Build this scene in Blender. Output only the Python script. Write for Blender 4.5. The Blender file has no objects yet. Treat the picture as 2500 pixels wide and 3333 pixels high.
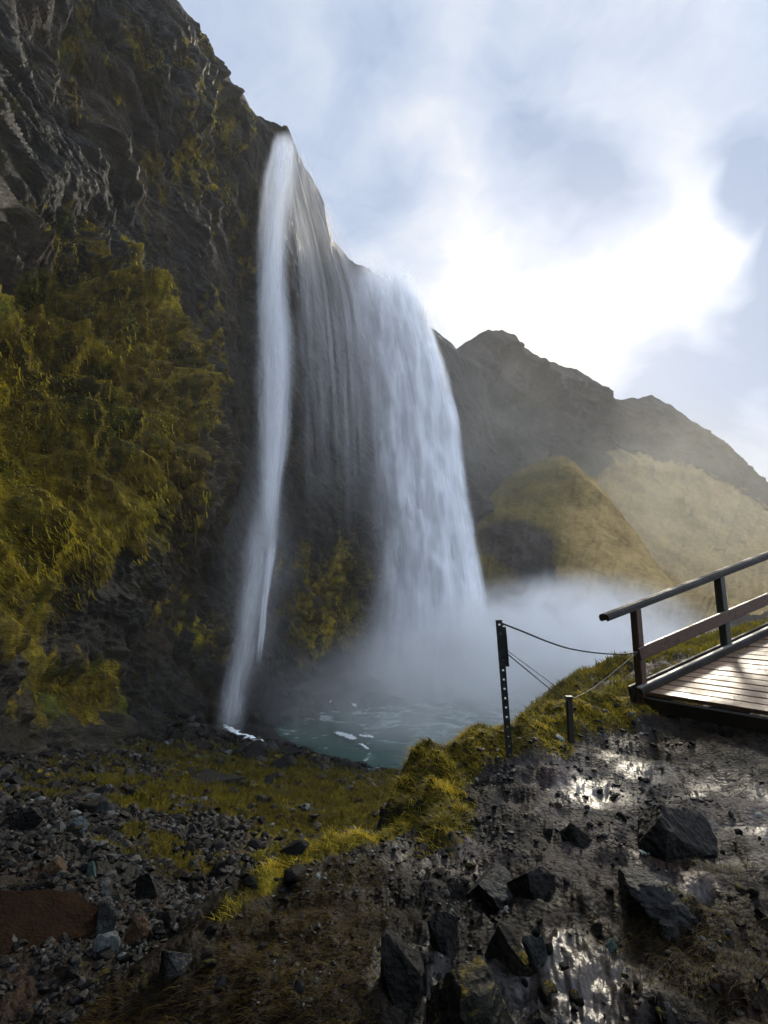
import bpy, bmesh, math, random
import numpy as np
from mathutils import Vector, Matrix

random.seed(7); RS = np.random.RandomState(7)
S = bpy.context.scene
COL = S.collection
R = math.radians
# ------------------------------------------------------------------ camera
F = 520.0; TH = R(9.6)
cd = bpy.data.cameras.new("camera"); cam = bpy.data.objects.new("camera", cd); COL.objects.link(cam)
cam.location = (0, 0, 0); cam.rotation_euler = (R(90) + TH, 0, 0)
cd.sensor_fit = 'VERTICAL'; cd.sensor_height = 24.0; cd.lens = 24.0 * F / 1024.0
cd.clip_start = 0.05; cd.clip_end = 6000
S.camera = cam
ST, CT = math.sin(TH), math.cos(TH)

def P(px, py, Y):
    """world point at forward distance Y metres that the picture shows at px, py (768 x 1024)"""
    a = (np.asarray(px, float) - 384) / F; b = (512 - np.asarray(py, float)) / F
    dy = CT - b * ST; dz = ST + b * CT
    s = np.asarray(Y, float) / dy
    return np.stack(np.broadcast_arrays(a * s, np.asarray(Y, float), dz * s), -1)
def PV(px, py, Y): return Vector(P(px, py, Y).tolist())
def ray(px, py):
    v = P(px, py, 1.0); return v / np.linalg.norm(v)
def ratio(py):
    b = (512 - np.asarray(py, float)) / F
    return (ST + b * CT) / (CT - b * ST)

# ------------------------------------------------------------------ world, sun, exposure
SUN_DIR = ray(588, 300)
SUN_EL = math.asin(SUN_DIR[2]); SUN_AZ = math.atan2(SUN_DIR[0], SUN_DIR[1])

class NT:
    """tiny helper round a node tree"""
    def __init__(s, tree):
        s.t = tree; s.t.nodes.clear()
    def n(s, typ, **kw):
        nd = s.t.nodes.new(typ)
        ins = kw.pop('ins', {})
        for k, v in kw.items(): setattr(nd, k, v)
        for k, v in ins.items(): s.set(nd.inputs[k], v)
        return nd
    def set(s, sock, v):
        if isinstance(v, bpy.types.NodeSocket): s.t.links.new(v, sock)
        elif isinstance(v, bpy.types.Node): s.t.links.new(v.outputs[0], sock)
        else: sock.default_value = v
    def m(s, op, a, b=0.0, c=0.0, clamp=False):
        nd = s.n('ShaderNodeMath', operation=op, use_clamp=clamp)
        s.set(nd.inputs[0], a); s.set(nd.inputs[1], b); s.set(nd.inputs[2], c)
        return nd.outputs[0]
    def vm(s, op, a, b=(0, 0, 0)):
        nd = s.n('ShaderNodeVectorMath', operation=op)
        s.set(nd.inputs[0], a); s.set(nd.inputs[1], b)
        return nd.outputs[1] if op in ('DOT_PRODUCT', 'LENGTH', 'DISTANCE') else nd.outputs[0]
    def mr(s, v, a, b, c=0.0, d=1.0, smooth=False):
        nd = s.n('ShaderNodeMapRange', interpolation_type='SMOOTHSTEP' if smooth else 'LINEAR')
        s.set(nd.inputs[0], v)
        for i, x in enumerate((a, b, c, d)): s.set(nd.inputs[i + 1], x)
        return nd.outputs[0]
    def noise(s, vec, scale, detail=5, rough=.6, dist=0.0):
        nd = s.n('ShaderNodeTexNoise')
        s.set(nd.inputs['Vector'], vec); s.set(nd.inputs['Scale'], scale)
        nd.inputs['Detail'].default_value = detail; nd.inputs['Roughness'].default_value = rough
        nd.inputs['Distortion'].default_value = dist
        return nd.outputs[0]
    def vor(s, vec, scale, feature='F1', out=0):
        nd = s.n('ShaderNodeTexVoronoi', feature=feature)
        s.set(nd.inputs['Vector'], vec); s.set(nd.inputs['Scale'], scale)
        return nd.outputs[out]
    def map(s, vec, loc=(0, 0, 0), rot=(0, 0, 0), sc=(1, 1, 1)):
        nd = s.n('ShaderNodeMapping'); s.set(nd.inputs[0], vec)
        nd.inputs[1].default_value = loc; nd.inputs[2].default_value = rot; nd.inputs[3].default_value = sc
        return nd.outputs[0]
    def mix(s, f, a, b, blend='MIX'):
        nd = s.n('ShaderNodeMix', data_type='RGBA', blend_type=blend)
        s.set(nd.inputs[0], f)
        s.set(nd.inputs[6], a if not isinstance(a, tuple) else (*a, 1)[:4]); s.set(nd.inputs[7], b if not isinstance(b, tuple) else (*b, 1)[:4])
        return nd.outputs[2]
    def ramp(s, v, stops):
        nd = s.n('ShaderNodeValToRGB'); s.set(nd.inputs[0], v)
        cr = nd.color_ramp
        while len(cr.elements) < len(stops): cr.elements.new(.5)
        for e, (p, c) in zip(cr.elements, stops):
            e.position = p; e.color = (*c, 1)[:4] if isinstance(c, tuple) else (c, c, c, 1)
        return nd.outputs[0]
    def attr(s, name):
        return s.n('ShaderNodeAttribute', attribute_name=name)
    def bump(s, h, strength=.5, dist=.05, normal=None):
        nd = s.n('ShaderNodeBump'); s.set(nd.inputs['Height'], h)
        nd.inputs['Strength'].default_value = strength; nd.inputs['Distance'].default_value = dist
        if normal is not None: s.set(nd.inputs['Normal'], normal)
        return nd.outputs[0]

w = bpy.data.worlds.new("World"); S.world = w; w.use_nodes = True
g = NT(w.node_tree)
sky = g.n('ShaderNodeTexSky', sky_type='NISHITA', sun_disc=False)
sky.sun_elevation = SUN_EL; sky.sun_rotation = SUN_AZ; sky.air_density = 1.0; sky.dust_density = 1.5
dirv = g.n('ShaderNodeTexCoord').outputs['Generated']
warp = g.n('ShaderNodeTexNoise', ins={'Vector': dirv, 'Scale': 2.6}); warp.inputs['Detail'].default_value = 4
wv = g.vm('SCALE', g.vm('SUBTRACT', warp.outputs[1], (.5, .5, .5)))
wv.node.inputs[3].default_value = .36
dw = g.vm('ADD', dirv, wv)
n1 = g.noise(g.map(dw, loc=(.7, .2, 1.3), sc=(1, 1, 1.5)), 2.3, 7, .55, .3)
n2 = g.noise(g.map(dw, loc=(3.1, 1.7, .4), sc=(1, 1, 1.7)), 5.5, 8, .58)
val = g.m('ADD', g.mr(n1, .34, .66, .20, .56), g.mr(n2, .30, .70, -.16, .20))
# cloud bank: brighter where the sun stands behind it, bluer gaps
blobs = [(560, 312, 12, .75), (630, 322, 8, .50), (740, 300, 5, .5), (465, 165, 9, .45), (470, 225, 6, .40), (610, 110, 13, .16), (690, 185, 7, .45), (640, 240, 6, .35),
         (540, 20, 8, .15), (300, 70, 12, .16), (760, 425, 6, .40), (520, 270, 7, .3), (430, 300, 8, .25),
         (560, 205, 6, -.48), (530, 165, 5, -.35), (500, 110, 5, -.30), (590, 230, 4.5, -.35), (375, 45, 6, -.35), (400, 235, 6, -.22), (350, 200, 7, -.18),
         (768, 255, 6, -.8), (768, 90, 5, -.35), (725, 380, 9, -.62), (650, 395, 7, -.40), (700, 170, 2.5, -.6), (690, 145, 2.2, -.35), (768, 170, 4, -.4), (500, 240, 4, -.25)]
for (bx, by, rad, amp) in blobs:
    d0 = ray(bx, by)
    dp = g.vm('DOT_PRODUCT', g.vm('NORMALIZE', dw), tuple(d0))
    f = g.mr(dp, math.cos(R(rad * 1.25)), 1.0, 0, 1, smooth=True)
    val = g.m('MULTIPLY_ADD', f, amp * (.44 if amp > 0 else .85), val)
ccol = g.ramp(val, [(0.0, (.34, .46, .68)), (.25, (.52, .63, .83)), (.46, (.66, .75, .91)), (.70, (.84, .89, .97)), (.92, (1, 1, 1)), (1.0, (1.05, 1.03, 1.0))])
# sky brightness added out of view, behind and right, to light falls and moss
bk = g.mr(g.vm('DOT_PRODUCT', dirv, tuple(Vector((.80, -.50, .42)).normalized())), .30, .95, 0.0, 1.3, smooth=True)
bk = g.m('ADD', bk, g.mr(g.n('ShaderNodeSeparateXYZ', ins={0: dirv}).outputs[1], .2, -.5, 1.0, 2.1, smooth=True))
b1 = g.n('ShaderNodeBackground', ins={'Color': sky.outputs[0], 'Strength': .10})
b2 = g.n('ShaderNodeBackground', ins={'Color': ccol, 'Strength': bk})
mx = g.n('ShaderNodeMixShader', ins={0: .88, 1: b1.outputs[0], 2: b2.outputs[0]})
g.n('ShaderNodeOutputWorld', ins={'Surface': mx.outputs[0]})

ld = bpy.data.lights.new("sun", 'SUN'); ld.energy = 3.2; ld.angle = R(9); ld.color = (1, .90, .72)
sun = bpy.data.objects.new("sun", ld); COL.objects.link(sun)
sun.rotation_euler = Vector((-SUN_DIR[0], -SUN_DIR[1], -SUN_DIR[2])).to_track_quat('-Z', 'Y').to_euler()

S.view_settings.view_transform = 'Standard'; S.view_settings.look = 'None'
S.view_settings.exposure = 0.0; S.view_settings.gamma = 1.0
cy = S.cycles
cy.max_bounces = 10; cy.diffuse_bounces = 2; cy.glossy_bounces = 2; cy.transmission_bounces = 3
cy.volume_bounces = 6; cy.transparent_max_bounces = 24
cy.use_denoising = True; cy.use_adaptive_sampling = True; cy.adaptive_threshold = .02
cy.volume_step_rate = 3.0; cy.volume_max_steps = 160
cy.sample_clamp_indirect = 4

# ------------------------------------------------------------------ numpy noise
_perm = RS.permutation(512); _perm = np.concatenate([_perm, _perm, _perm])
_gr = RS.normal(size=(512, 3)); _gr /= np.linalg.norm(_gr, axis=1)[:, None]
def pnoise(p):
    p = np.asarray(p, float); i = np.floor(p).astype(np.int64); f = p - i; i &= 511
    u = f * f * f * (f * (f * 6 - 15) + 10)
    out = 0
    for dx in (0, 1):
        for dy in (0, 1):
            for dz in (0, 1):
                h = _perm[_perm[_perm[(i[..., 0] + dx) & 511] + ((i[..., 1] + dy) & 511)] + ((i[..., 2] + dz) & 511)]
                gv = _gr[h & 511]
                d = gv[..., 0] * (f[..., 0] - dx) + gv[..., 1] * (f[..., 1] - dy) + gv[..., 2] * (f[..., 2] - dz)
                wx = u[..., 0] if dx else 1 - u[..., 0]; wy = u[..., 1] if dy else 1 - u[..., 1]; wz = u[..., 2] if dz else 1 - u[..., 2]
                out = out + wx * wy * wz * d
    return out
def fbm(p, o=5, gain=.5, ridged=False, billow=False):
    a, s, t = 1.0, 0.0, 0.0; p = np.array(p, float)
    for k in range(o):
        v = pnoise(p + 17.3 * k)
        if ridged: v = 1 - 2.6 * np.abs(v)
        if billow: v = 2.6 * np.abs(v) - .4
        s = s + a * v; t += a; a *= gain; p = p * 2.03
    return s / t * (1.6 if not (ridged or billow) else 1)
def smooth(x, a, b):
    t = np.clip((x - a) / (b - a), 0, 1); return t * t * (3 - 2 * t)

# ------------------------------------------------------------------ mesh helpers
def mesh_np(name, V, faces, mats, attrs=None, uv=None, smooth_=True, parent=None, loc=None):
    """faces: list of int arrays (n,3) or (n,4)"""
    V = np.asarray(V, np.float32)
    me = bpy.data.meshes.new(name)
    faces = [np.asarray(f, np.int32) for f in faces if len(f)]
    nl = sum(f.size for f in faces); nf = sum(len(f) for f in faces)
    me.vertices.add(len(V)); me.vertices.foreach_set('co', V.ravel())
    me.loops.add(nl); me.loops.foreach_set('vertex_index', np.concatenate([f.ravel() for f in faces]))
    me.polygons.add(nf)
    tot = np.concatenate([np.full(len(f), f.shape[1], np.int32) for f in faces])
    st = np.concatenate([[0], np.cumsum(tot)[:-1]]).astype(np.int32)
    me.polygons.foreach_set('loop_start', st)
    try: me.polygons.foreach_set('loop_total', tot)
    except Exception: pass
    me.update(calc_edges=True); me.validate()
    for k, a in (attrs or {}).items():
        at = me.attributes.new(k, 'FLOAT', 'POINT'); at.data.foreach_set('value', np.asarray(a, np.float32).ravel())
    if uv is not None:
        li = np.zeros(len(me.loops), np.int32); me.loops.foreach_get('vertex_index', li)
        ul = me.uv_layers.new(name='UVMap'); ul.data.foreach_set('uv', np.asarray(uv, np.float32)[li].ravel())
    me.polygons.foreach_set('use_smooth', np.full(len(me.polygons), smooth_))
    for m_ in (mats if isinstance(mats, (list, tuple)) else [mats]): me.materials.append(m_)
    o = bpy.data.objects.new(name, me); COL.objects.link(o)
    if loc is not None: o.location = loc
    if parent is not None: o.parent = parent
    return o
def grid_faces(nu, nv, wrap=False):
    i = np.arange(nu - (0 if wrap else 1))[:, None]; j = np.arange(nv - 1)[None]
    a = i * nv + j; b = ((i + 1) % nu) * nv + j
    return np.stack([a, b, b + 1, a + 1], -1).reshape(-1, 4)
def grid_normals(G):
    du = np.gradient(G, axis=0); dv = np.gradient(G, axis=1)
    n = np.cross(du, dv); n /= np.linalg.norm(n, axis=-1, keepdims=True) + 1e-9
    return n
def tag(o, label=None, cat=None, group=None, kind=None):
    if label: o['label'] = label
    if cat: o['category'] = cat
    if group: o['group'] = group
    if kind: o['kind'] = kind
    return o
def bm_obj(name, bm, mat, parent=None, smooth_=False, loc=None):
    me = bpy.data.meshes.new(name); bm.to_mesh(me); bm.free()
    me.materials.append(mat)
    for p_ in me.polygons: p_.use_smooth = smooth_
    o = bpy.data.objects.new(name, me); COL.objects.link(o)
    if parent: o.parent = parent
    if loc is not None: o.location = loc
    return o
def bbox_beam(bm, p0, p1, wd, ht, up=Vector((0, 0, 1)), bev=.006):
    """a bevelled bar from p0 to p1, width wd sideways, height ht"""
    p0, p1 = Vector(p0), Vector(p1); d = (p1 - p0); L = d.length; d.normalize()
    side = d.cross(up); side.normalize(); u = side.cross(d)
    M = Matrix((d, side, u)).transposed().to_4x4(); M.translation = (p0 + p1) / 2
    r = bmesh.ops.create_cube(bm, size=1.0, matrix=M @ Matrix.Diagonal((L, wd, ht, 1)))
    if bev:
        es = list({e for v in r['verts'] for e in v.link_edges})
        bmesh.ops.bevel(bm, geom=es, offset=bev, segments=1, affect='EDGES')
def tube(bm, pts, r, n=8):
    pts = [Vector(p) for p in pts]; rings = []
    for i, p in enumerate(pts):
        d = (pts[min(i + 1, len(pts) - 1)] - pts[max(i - 1, 0)]).normalized()
        s = d.cross(Vector((0, 0, 1)));  s = s.normalized() if s.length > 1e-4 else Vector((1, 0, 0)); u = s.cross(d)
        rings.append([bm.verts.new(p + (s * math.cos(2 * math.pi * k / n) + u * math.sin(2 * math.pi * k / n)) * r) for k in range(n)])
    for a, b in zip(rings, rings[1:]):
        for k in range(n): bm.faces.new((a[k], a[(k + 1) % n], b[(k + 1) % n], b[k]))
    bm.faces.new(rings[0][::-1]); bm.faces.new(rings[-1])

# ------------------------------------------------------------------ materials
def newmat(name):
    m = bpy.data.materials.new(name); m.use_nodes = True
    return m, NT(m.node_tree)
def finish(g, col, rough=.8, normal=None, spec=.5, metal=0.0, **kw):
    b = g.n('ShaderNodeBsdfPrincipled')
    g.set(b.inputs['Base Color'], col if not isinstance(col, tuple) else (*col, 1)); g.set(b.inputs['Roughness'], rough)
    b.inputs['Specular IOR Level'].default_value = spec * .8; b.inputs['Metallic'].default_value = metal
    if normal is not None: g.set(b.inputs['Normal'], normal)
    g.n('ShaderNodeOutputMaterial', ins={'Surface': b.outputs[0]})
    return b
def objc(g): return g.n('ShaderNodeTexCoord').outputs['Object']

MOSS = [(0.0, (.007, .007, .002)), (.3, (.034, .028, .005)), (.55, (.14, .10, .009)), (.78, (.32, .235, .014)), (1.0, (.44, .38, .03))]
def moss_col(g, c, scale=1.0):
    a = g.noise(c, .22 * scale, 4, .6); b = g.noise(g.map(c, sc=(1, 1, .35)), 2.6 * scale, 6, .75)
    v = g.m('ADD', g.m('MULTIPLY', a, .9), g.m('MULTIPLY', b, .9)); v = g.mr(v, .58, 1.22)
    green = g.ramp(v, [(0, (.004, .007, .002)), (.4, (.03, .045, .008)), (.75, (.10, .13, .015)), (1, (.20, .22, .03))])
    brown = g.ramp(v, [(0, (.004, .003, .001)), (.4, (.035, .022, .007)), (.75, (.10, .062, .018)), (1, (.19, .13, .04))])
    col = g.mix(g.mr(g.noise(c, .35 * scale, 5, .65), .52, .64, 0, .8), g.ramp(v, MOSS), green)
    return g.mix(g.mr(g.noise(g.map(c, loc=(9, 4, 2)), .5 * scale, 6, .7), .52, .64, 0, .85), col, brown)

def cliff_material():
    m, g = newmat('cliff rock and moss'); c = objc(g)
    st = g.map(c, rot=(R(35), R(-25), R(20)), sc=(.5, .5, 2.2))
    n1 = g.noise(st, .35, 8, .72, .6); n2 = g.noise(c, .08, 4, .6); n3 = g.noise(st, 3.0, 6, .75)
    v = g.m('ADD', g.m('MULTIPLY', n1, .7), g.m('MULTIPLY', n3, .5))
    rock = g.ramp(g.mr(v, .48, .76), [(0, (.001, .001, .001)), (.35, (.006, .0055, .0045)), (.7, (.021, .0185, .0135)), (1, (.075, .066, .050))])
    rock = g.mix(g.mr(n2, .5, .62), rock, g.mix(.6, rock, (.055, .034, .018)))
    rock = g.mix(g.mr(g.noise(c, .6, 6, .7), .50, .64, 0, .7), rock, (.036, .032, .009))
    mo = moss_col(g, c)
    f = g.m('ADD', g.attr('moss').outputs['Fac'], g.m('MULTIPLY', g.m('SUBTRACT', g.noise(g.map(c, sc=(1, 1, .6)), .45, 8, .75), .5), 3.4))
    f = g.mr(f, .46, .62)
    col = g.mix(f, rock, mo)
    bv = g.m('ADD', g.noise(st, 1.3, 8, .75), g.m('MULTIPLY', g.noise(c, 7, 4, .7), .35))
    nb = g.bump(bv, .9, .5)
    finish(g, col, g.mr(f, 0, 1, .46, .95), nb, spec=.24)
    return m
def hill_material(a=(.034, .028, .007), b=(.11, .085, .022), d=(.22, .17, .055)):
    m, g = newmat('hill grass and crag'); c = objc(g)
    n = g.noise(g.map(c, sc=(1, 1, 1.6)), .09, 8, .7); n2 = g.noise(c, .5, 7, .75)
    crag = g.ramp(g.mr(g.m('ADD', n, g.m('MULTIPLY', n2, .4)), .45, .95), [(0, (.008, .008, .009)), (.5, (.028, .024, .021)), (1, (.085, .07, .058))])
    grass = g.ramp(g.mr(g.m('ADD', g.m('MULTIPLY', n, .7), g.m('MULTIPLY', n2, .5)), .45, .85), [(0, a), (.5, b), (1, d)])
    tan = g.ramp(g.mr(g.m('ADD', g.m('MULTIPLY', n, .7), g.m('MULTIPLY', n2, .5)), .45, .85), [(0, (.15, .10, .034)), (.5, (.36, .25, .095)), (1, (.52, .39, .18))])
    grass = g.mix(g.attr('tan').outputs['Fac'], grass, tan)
    f = g.m('ADD', g.attr('moss').outputs['Fac'], g.m('MULTIPLY', g.m('SUBTRACT', g.noise(c, .12, 6, .7), .5), .8))
    col = g.mix(g.mr(f, .4, .6), crag, grass)
    finish(g, col, .9, g.bump(g.noise(c, .5, 8, .7), .8, 1.5), spec=.2)
    return m
def ground_material():
    m, g = newmat('wet gravel and earth'); c = objc(g)
    big = g.noise(c, .55, 6, .65); med = g.noise(c, 5, 7, .7); fine = g.noise(c, 34, 5, .7)
    peb = g.vor(c, 38); peb2 = g.vor(c, 13)
    v = g.m('ADD', g.m('ADD', g.m('MULTIPLY', big, .5), g.m('MULTIPLY', med, .45)), g.m('MULTIPLY', fine, .25))
    dark = g.ramp(g.mr(v, .42, .8), [(0, (.001, .001, .001)), (.4, (.005, .005, .005)), (.75, (.018, .0175, .0165)), (1, (.065, .062, .058))])
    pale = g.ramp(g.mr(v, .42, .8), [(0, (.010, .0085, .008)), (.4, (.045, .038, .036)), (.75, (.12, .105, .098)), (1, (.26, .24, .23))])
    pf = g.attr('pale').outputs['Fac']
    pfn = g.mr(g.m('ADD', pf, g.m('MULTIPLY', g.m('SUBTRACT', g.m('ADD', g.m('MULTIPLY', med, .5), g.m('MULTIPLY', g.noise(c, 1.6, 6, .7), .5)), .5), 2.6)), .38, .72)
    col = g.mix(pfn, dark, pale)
    col = g.mix(g.mr(g.noise(c, 1.7, 5, .6), .55, .68, 0, .5), col, g.mix(.6, col, (.09, .035, .018)))
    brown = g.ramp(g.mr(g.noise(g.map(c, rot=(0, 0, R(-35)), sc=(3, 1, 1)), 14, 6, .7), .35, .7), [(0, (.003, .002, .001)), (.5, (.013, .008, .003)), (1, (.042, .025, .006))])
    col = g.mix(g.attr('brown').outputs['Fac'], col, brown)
    mo = g.mix(.6, moss_col(g, c, 5.0), (.016, .016, .004))
    f = g.m('ADD', g.attr('moss').outputs['Fac'], g.m('MULTIPLY', g.m('SUBTRACT', g.noise(c, 1.1, 8, .75), .5), 2.6))
    f = g.mr(f, .40, .58)
    col = g.mix(f, col, mo)
    bh = g.m('ADD', g.m('ADD', g.m('MULTIPLY', peb, -.35), g.m('MULTIPLY', peb2, -.4)), g.m('ADD', g.m('MULTIPLY', fine, .3), med))
    wetf = g.m('MULTIPLY', g.mr(pf, .25, .6), g.m('MULTIPLY', g.mr(g.noise(c, 1.15, 5, .55), .46, .56), g.mr(f, 0, .4, 1, 0)), clamp=True)
    nb = g.bump(bh, .9, .035); g.set(nb.node.inputs['Strength'], g.mr(wetf, 0, 1, .9, .28))
    rough = g.mix(f, g.ramp(med, [(.35, .42), (.65, .8)]), (.95, .95, .95))
    rough = g.mix(wetf, rough, (.30, .30, .30))
    b = finish(g, col, rough, nb, spec=.1); g.set(b.inputs['Specular IOR Level'], g.mr(wetf, 0, 1, .07, .32))
    return m
def rock_material(name, c0, c1, c2, rough=.55, scale=1.0, moss=.0, spec=.16):
    m, g = newmat(name); c = objc(g)
    n = g.noise(c, 5 * scale, 8, .72); f = g.noise(c, 45 * scale, 5, .75)
    v = g.m('ADD', g.m('MULTIPLY', n, .75), g.m('MULTIPLY', f, .4))
    col = g.ramp(g.mr(v, .38, .78), [(0, c0), (.5, c1), (1, c2)])
    if moss:
        nz = g.n('ShaderNodeSeparateXYZ', ins={0: g.n('ShaderNodeNewGeometry').outputs['Normal']}).outputs[2]
        mf = g.mr(g.m('ADD', g.m('MULTIPLY', nz, .35), g.noise(c, 7, 6, .7)), .78 - moss * .3, .9 - moss * .3)
        col = g.mix(mf, col, moss_col(g, c, 8))
    nb = g.bump(g.m('ADD', n, g.m('MULTIPLY', g.vor(c, 30 * scale), .3)), 1.0, .05)
    nb = g.bump(f, .7, .014, nb)
    finish(g, col, g.mr(n, .35, .65, rough - .18, rough + .15), nb, spec=spec)
    return m
def blade_material(name, c0, c1, c2):
    m, g = newmat(name)
    t = g.attr('tint').outputs['Fac']
    col = g.ramp(t, [(0, c0), (.5, c1), (1, c2)])
    d = g.n('ShaderNodeBsdfPrincipled', ins={'Base Color': col, 'Roughness': .65}); d.inputs['Specular IOR Level'].default_value = .12
    tr = g.n('ShaderNodeBsdfTranslucent', ins={'Color': g.mix(.25, col, (.5, .42, .03))})
    mx = g.n('ShaderNodeMixShader', ins={0: .42, 1: d.outputs[0], 2: tr.outputs[0]})
    g.n('ShaderNodeOutputMaterial', ins={'Surface': mx.outputs[0]})
    return m
def wood_material(name, c0, c1, rough=.45, axis=(1, 12, 12), gl=.5, vary=0.0):
    m, g = newmat(name); c = objc(g)
    n = g.noise(g.map(c, sc=axis), 5, 8, .7, .4); k = g.noise(c, 3, 5, .6)
    col = g.ramp(g.mr(g.m('ADD', n, g.m('MULTIPLY', k, .5)), .5, 1.0), [(0, c0), (1, c1)])
    if vary:
        ri = g.n('ShaderNodeNewGeometry').outputs['Random Per Island']
        col = g.mix(g.m('MULTIPLY', ri, vary), col, (.05, .035, .03))
    finish(g, col, g.mr(k, .35, .65, rough - .2, rough + .2), g.bump(n, .5, .012), spec=gl)
    return m
M_CLIFF = cliff_material(); M_HILL = hill_material(); M_KNOLL = M_HILL; M_GROUND = ground_material()
M_DARKROCK = rock_material('dark basalt', (.0015, .0015, .0015), (.006, .006, .0055), (.03, .029, .026), .6)
M_MOSSROCK = rock_material('dark mossy basalt', (.002, .002, .0015), (.009, .009, .006), (.036, .034, .02), .65, moss=.05)
M_GREYROCK = rock_material('grey basalt', (.005, .005, .005), (.020, .021, .0205), (.065, .070, .068), .55)
M_PALEROCK = rock_material('pale wet stone', (.03, .036, .034), (.085, .10, .096), (.18, .205, .20), .5)
M_TEALROCK = rock_material('blue green stone', (.01, .018, .016), (.035, .06, .053), (.08, .125, .11), .5)
M_EARTHROCK = rock_material('earth coated boulder', (.001, .0008, .0006), (.005, .0032, .0024), (.015, .009, .006), .95, 1.6, spec=.03)
M_BROWNROCK = rock_material('rusty brown stone', (.015, .009, .005), (.055, .032, .016), (.12, .07, .035), .7)
M_REDROCK = rock_material('red brown boulder', (.006, .003, .0015), (.014, .0075, .004), (.036, .019, .009), .95, 1.6, spec=.05)
M_BLADE = blade_material('yellow green grass', (.022, .018, .003), (.17, .145, .010), (.58, .42, .035))
M_BLADEDRY = blade_material('brown dead grass', (.006, .003, .001), (.022, .013, .003), (.08, .05, .01))
M_HANG = blade_material('hanging moss', (.014, .013, .002), (.17, .125, .010), (.55, .44, .03))

# ------------------------------------------------------------------ terrain height
WATER_Z = -12.0
def rbf_fit(pts):
    pts = np.array(pts, float); X = pts[:, :2]
    d = np.linalg.norm(X[:, None] - X[None], axis=-1)
    A = np.block([[d + 1e-6 * np.eye(len(X)), np.ones((len(X), 1)), X], [np.ones((1, len(X))), np.zeros((1, 3))], [X.T, np.zeros((2, 3))]])
    wts = np.linalg.solve(A, np.concatenate([pts[:, 2], [0, 0, 0]]))
    def ev(x, y):
        sh = np.shape(x); q = np.stack([np.ravel(x), np.ravel(y)], -1); out = np.zeros(len(q))
        for s in range(0, len(q), 60000):
            dd = np.sqrt(((q[s:s + 60000, None] - X[None]) ** 2).sum(-1) + .02)
            out[s:s + 60000] = dd @ wts[:-3] + wts[-3] + q[s:s + 60000] @ wts[-2:]
        return out.reshape(sh)
    return ev
def pw(px, py, Y): return P(px, py, Y).tolist()
far_c = [pw(100, 850, 4.5), pw(0, 762, 11), pw(-120, 760, 10), pw(190, 722, 31), pw(240, 737, 43), pw(150, 745, 22), pw(60, 760, 15), pw(215, 760, 28),
         pw(240, 785, 21), pw(350, 812, 14), pw(395, 792, 18), pw(100, 785, 13), pw(160, 900, 4.6), pw(260, 862, 6.2), pw(50, 950, 2.7),
         pw(200, 1000, 2.9), pw(0, 850, 4.2), pw(330, 835, 9), pw(200, 820, 9), pw(120, 810, 9.5), pw(300, 790, 19), pw(60, 800, 9), pw(390, 815, 14),
         pw(310, 752, 34), pw(350, 765, 30), pw(420, 780, 28),
         [-14, 55, -11.6], [-12, 64, -8.5], [-7, 70, -7], [-3, 76, -8], [3, 80, -11.5], [-8, 48, -12.3], [-4, 44, -12.9], [0, 40, -13.2], [5, 36, -13.2], [10, 38, -13.5],
         [-5, 58, -13], [4, 60, -13.6], [12, 70, -13.6], [14, 50, -13.4], [22, 50, -12.4], [24, 62, -11], [20, 85, -11], [34, 80, -8], [45, 60, -8], [12, 28, -11], [20, 30, -11.5],
         pw(600, 668, 15), pw(570, 684, 14.5), pw(545, 702, 14.5), pw(640, 662, 15.5), pw(700, 645, 15.5), pw(768, 628, 16), pw(860, 610, 17), pw(620, 700, 11.5), pw(700, 675, 11), pw(800, 650, 11),
         [9, 24, -9], [18, 24, -7], [30, 28, -5], [60, 30, -4], [90, 60, -5], [60, 110, -3], [120, 160, 0], [300, 200, 0], [0, -60, -3], [-60, -40, 8], [60, -60, -2],
         [-1, 2.0, -1.7], [0, 0, -1.65], [-3, .5, -1.6], [0, -3, -1.6], [3, 0, -1.5], [-8, 0, -.8], [400, -400, 0], [-400, -400, 10], [-400, 500, 10], [500, 600, 0], [0, 900, 10]]
near_c = [pw(160, 960, 2.5), pw(230, 915, 3.0), pw(260, 882, 3.3), pw(340, 848, 3.8), pw(400, 832, 4.1), pw(415, 800, 4.45), pw(428, 768, 4.9), pw(510, 742, 5.2), pw(545, 718, 5.8),
          pw(600, 706, 6.3), pw(650, 702, 6.9), pw(740, 694, 8), [12, 9.5, -1.2], pw(500, 850, 3.6), pw(600, 790, 4.6), pw(650, 752, 5.3), pw(720, 742, 5.2), pw(768, 800, 4.0), pw(700, 900, 2.85), pw(560, 940, 2.65),
          pw(450, 930, 2.75), pw(340, 920, 3.0), pw(300, 1000, 2.4), pw(430, 1020, 2.3), pw(700, 1010, 2.2), [5.5, 5, -1.25], [0, 0, -1.65], [1.5, 1, -1.6], [4, 1, -1.4], [-1, 2.0, -1.7],
          [10, 0, -.9], [10, 6, -.8], [-1.5, 0, -1.7], [0, -4, -1.6], [-4, -2, -1.5]]
H_far = rbf_fit(far_c); H_near = rbf_fit(near_c)
crest = np.array([[-6, -3], [-2.6, .6]] + [pw(*q)[:2] for q in [(100, 1010, 2.05), (160, 962, 2.45), (230, 915, 3.0), (260, 882, 3.3), (290, 868, 3.55), (340, 848, 3.8), (400, 830, 4.1), (404, 800, 4.5), (418, 770, 4.9),
                  (455, 752, 5.15), (510, 739, 5.3), (545, 716, 5.85), (600, 704, 6.4), (650, 698, 7.0), (740, 690, 8.2)]] + [[13, 11], [30, 14], [80, 8]])
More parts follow.
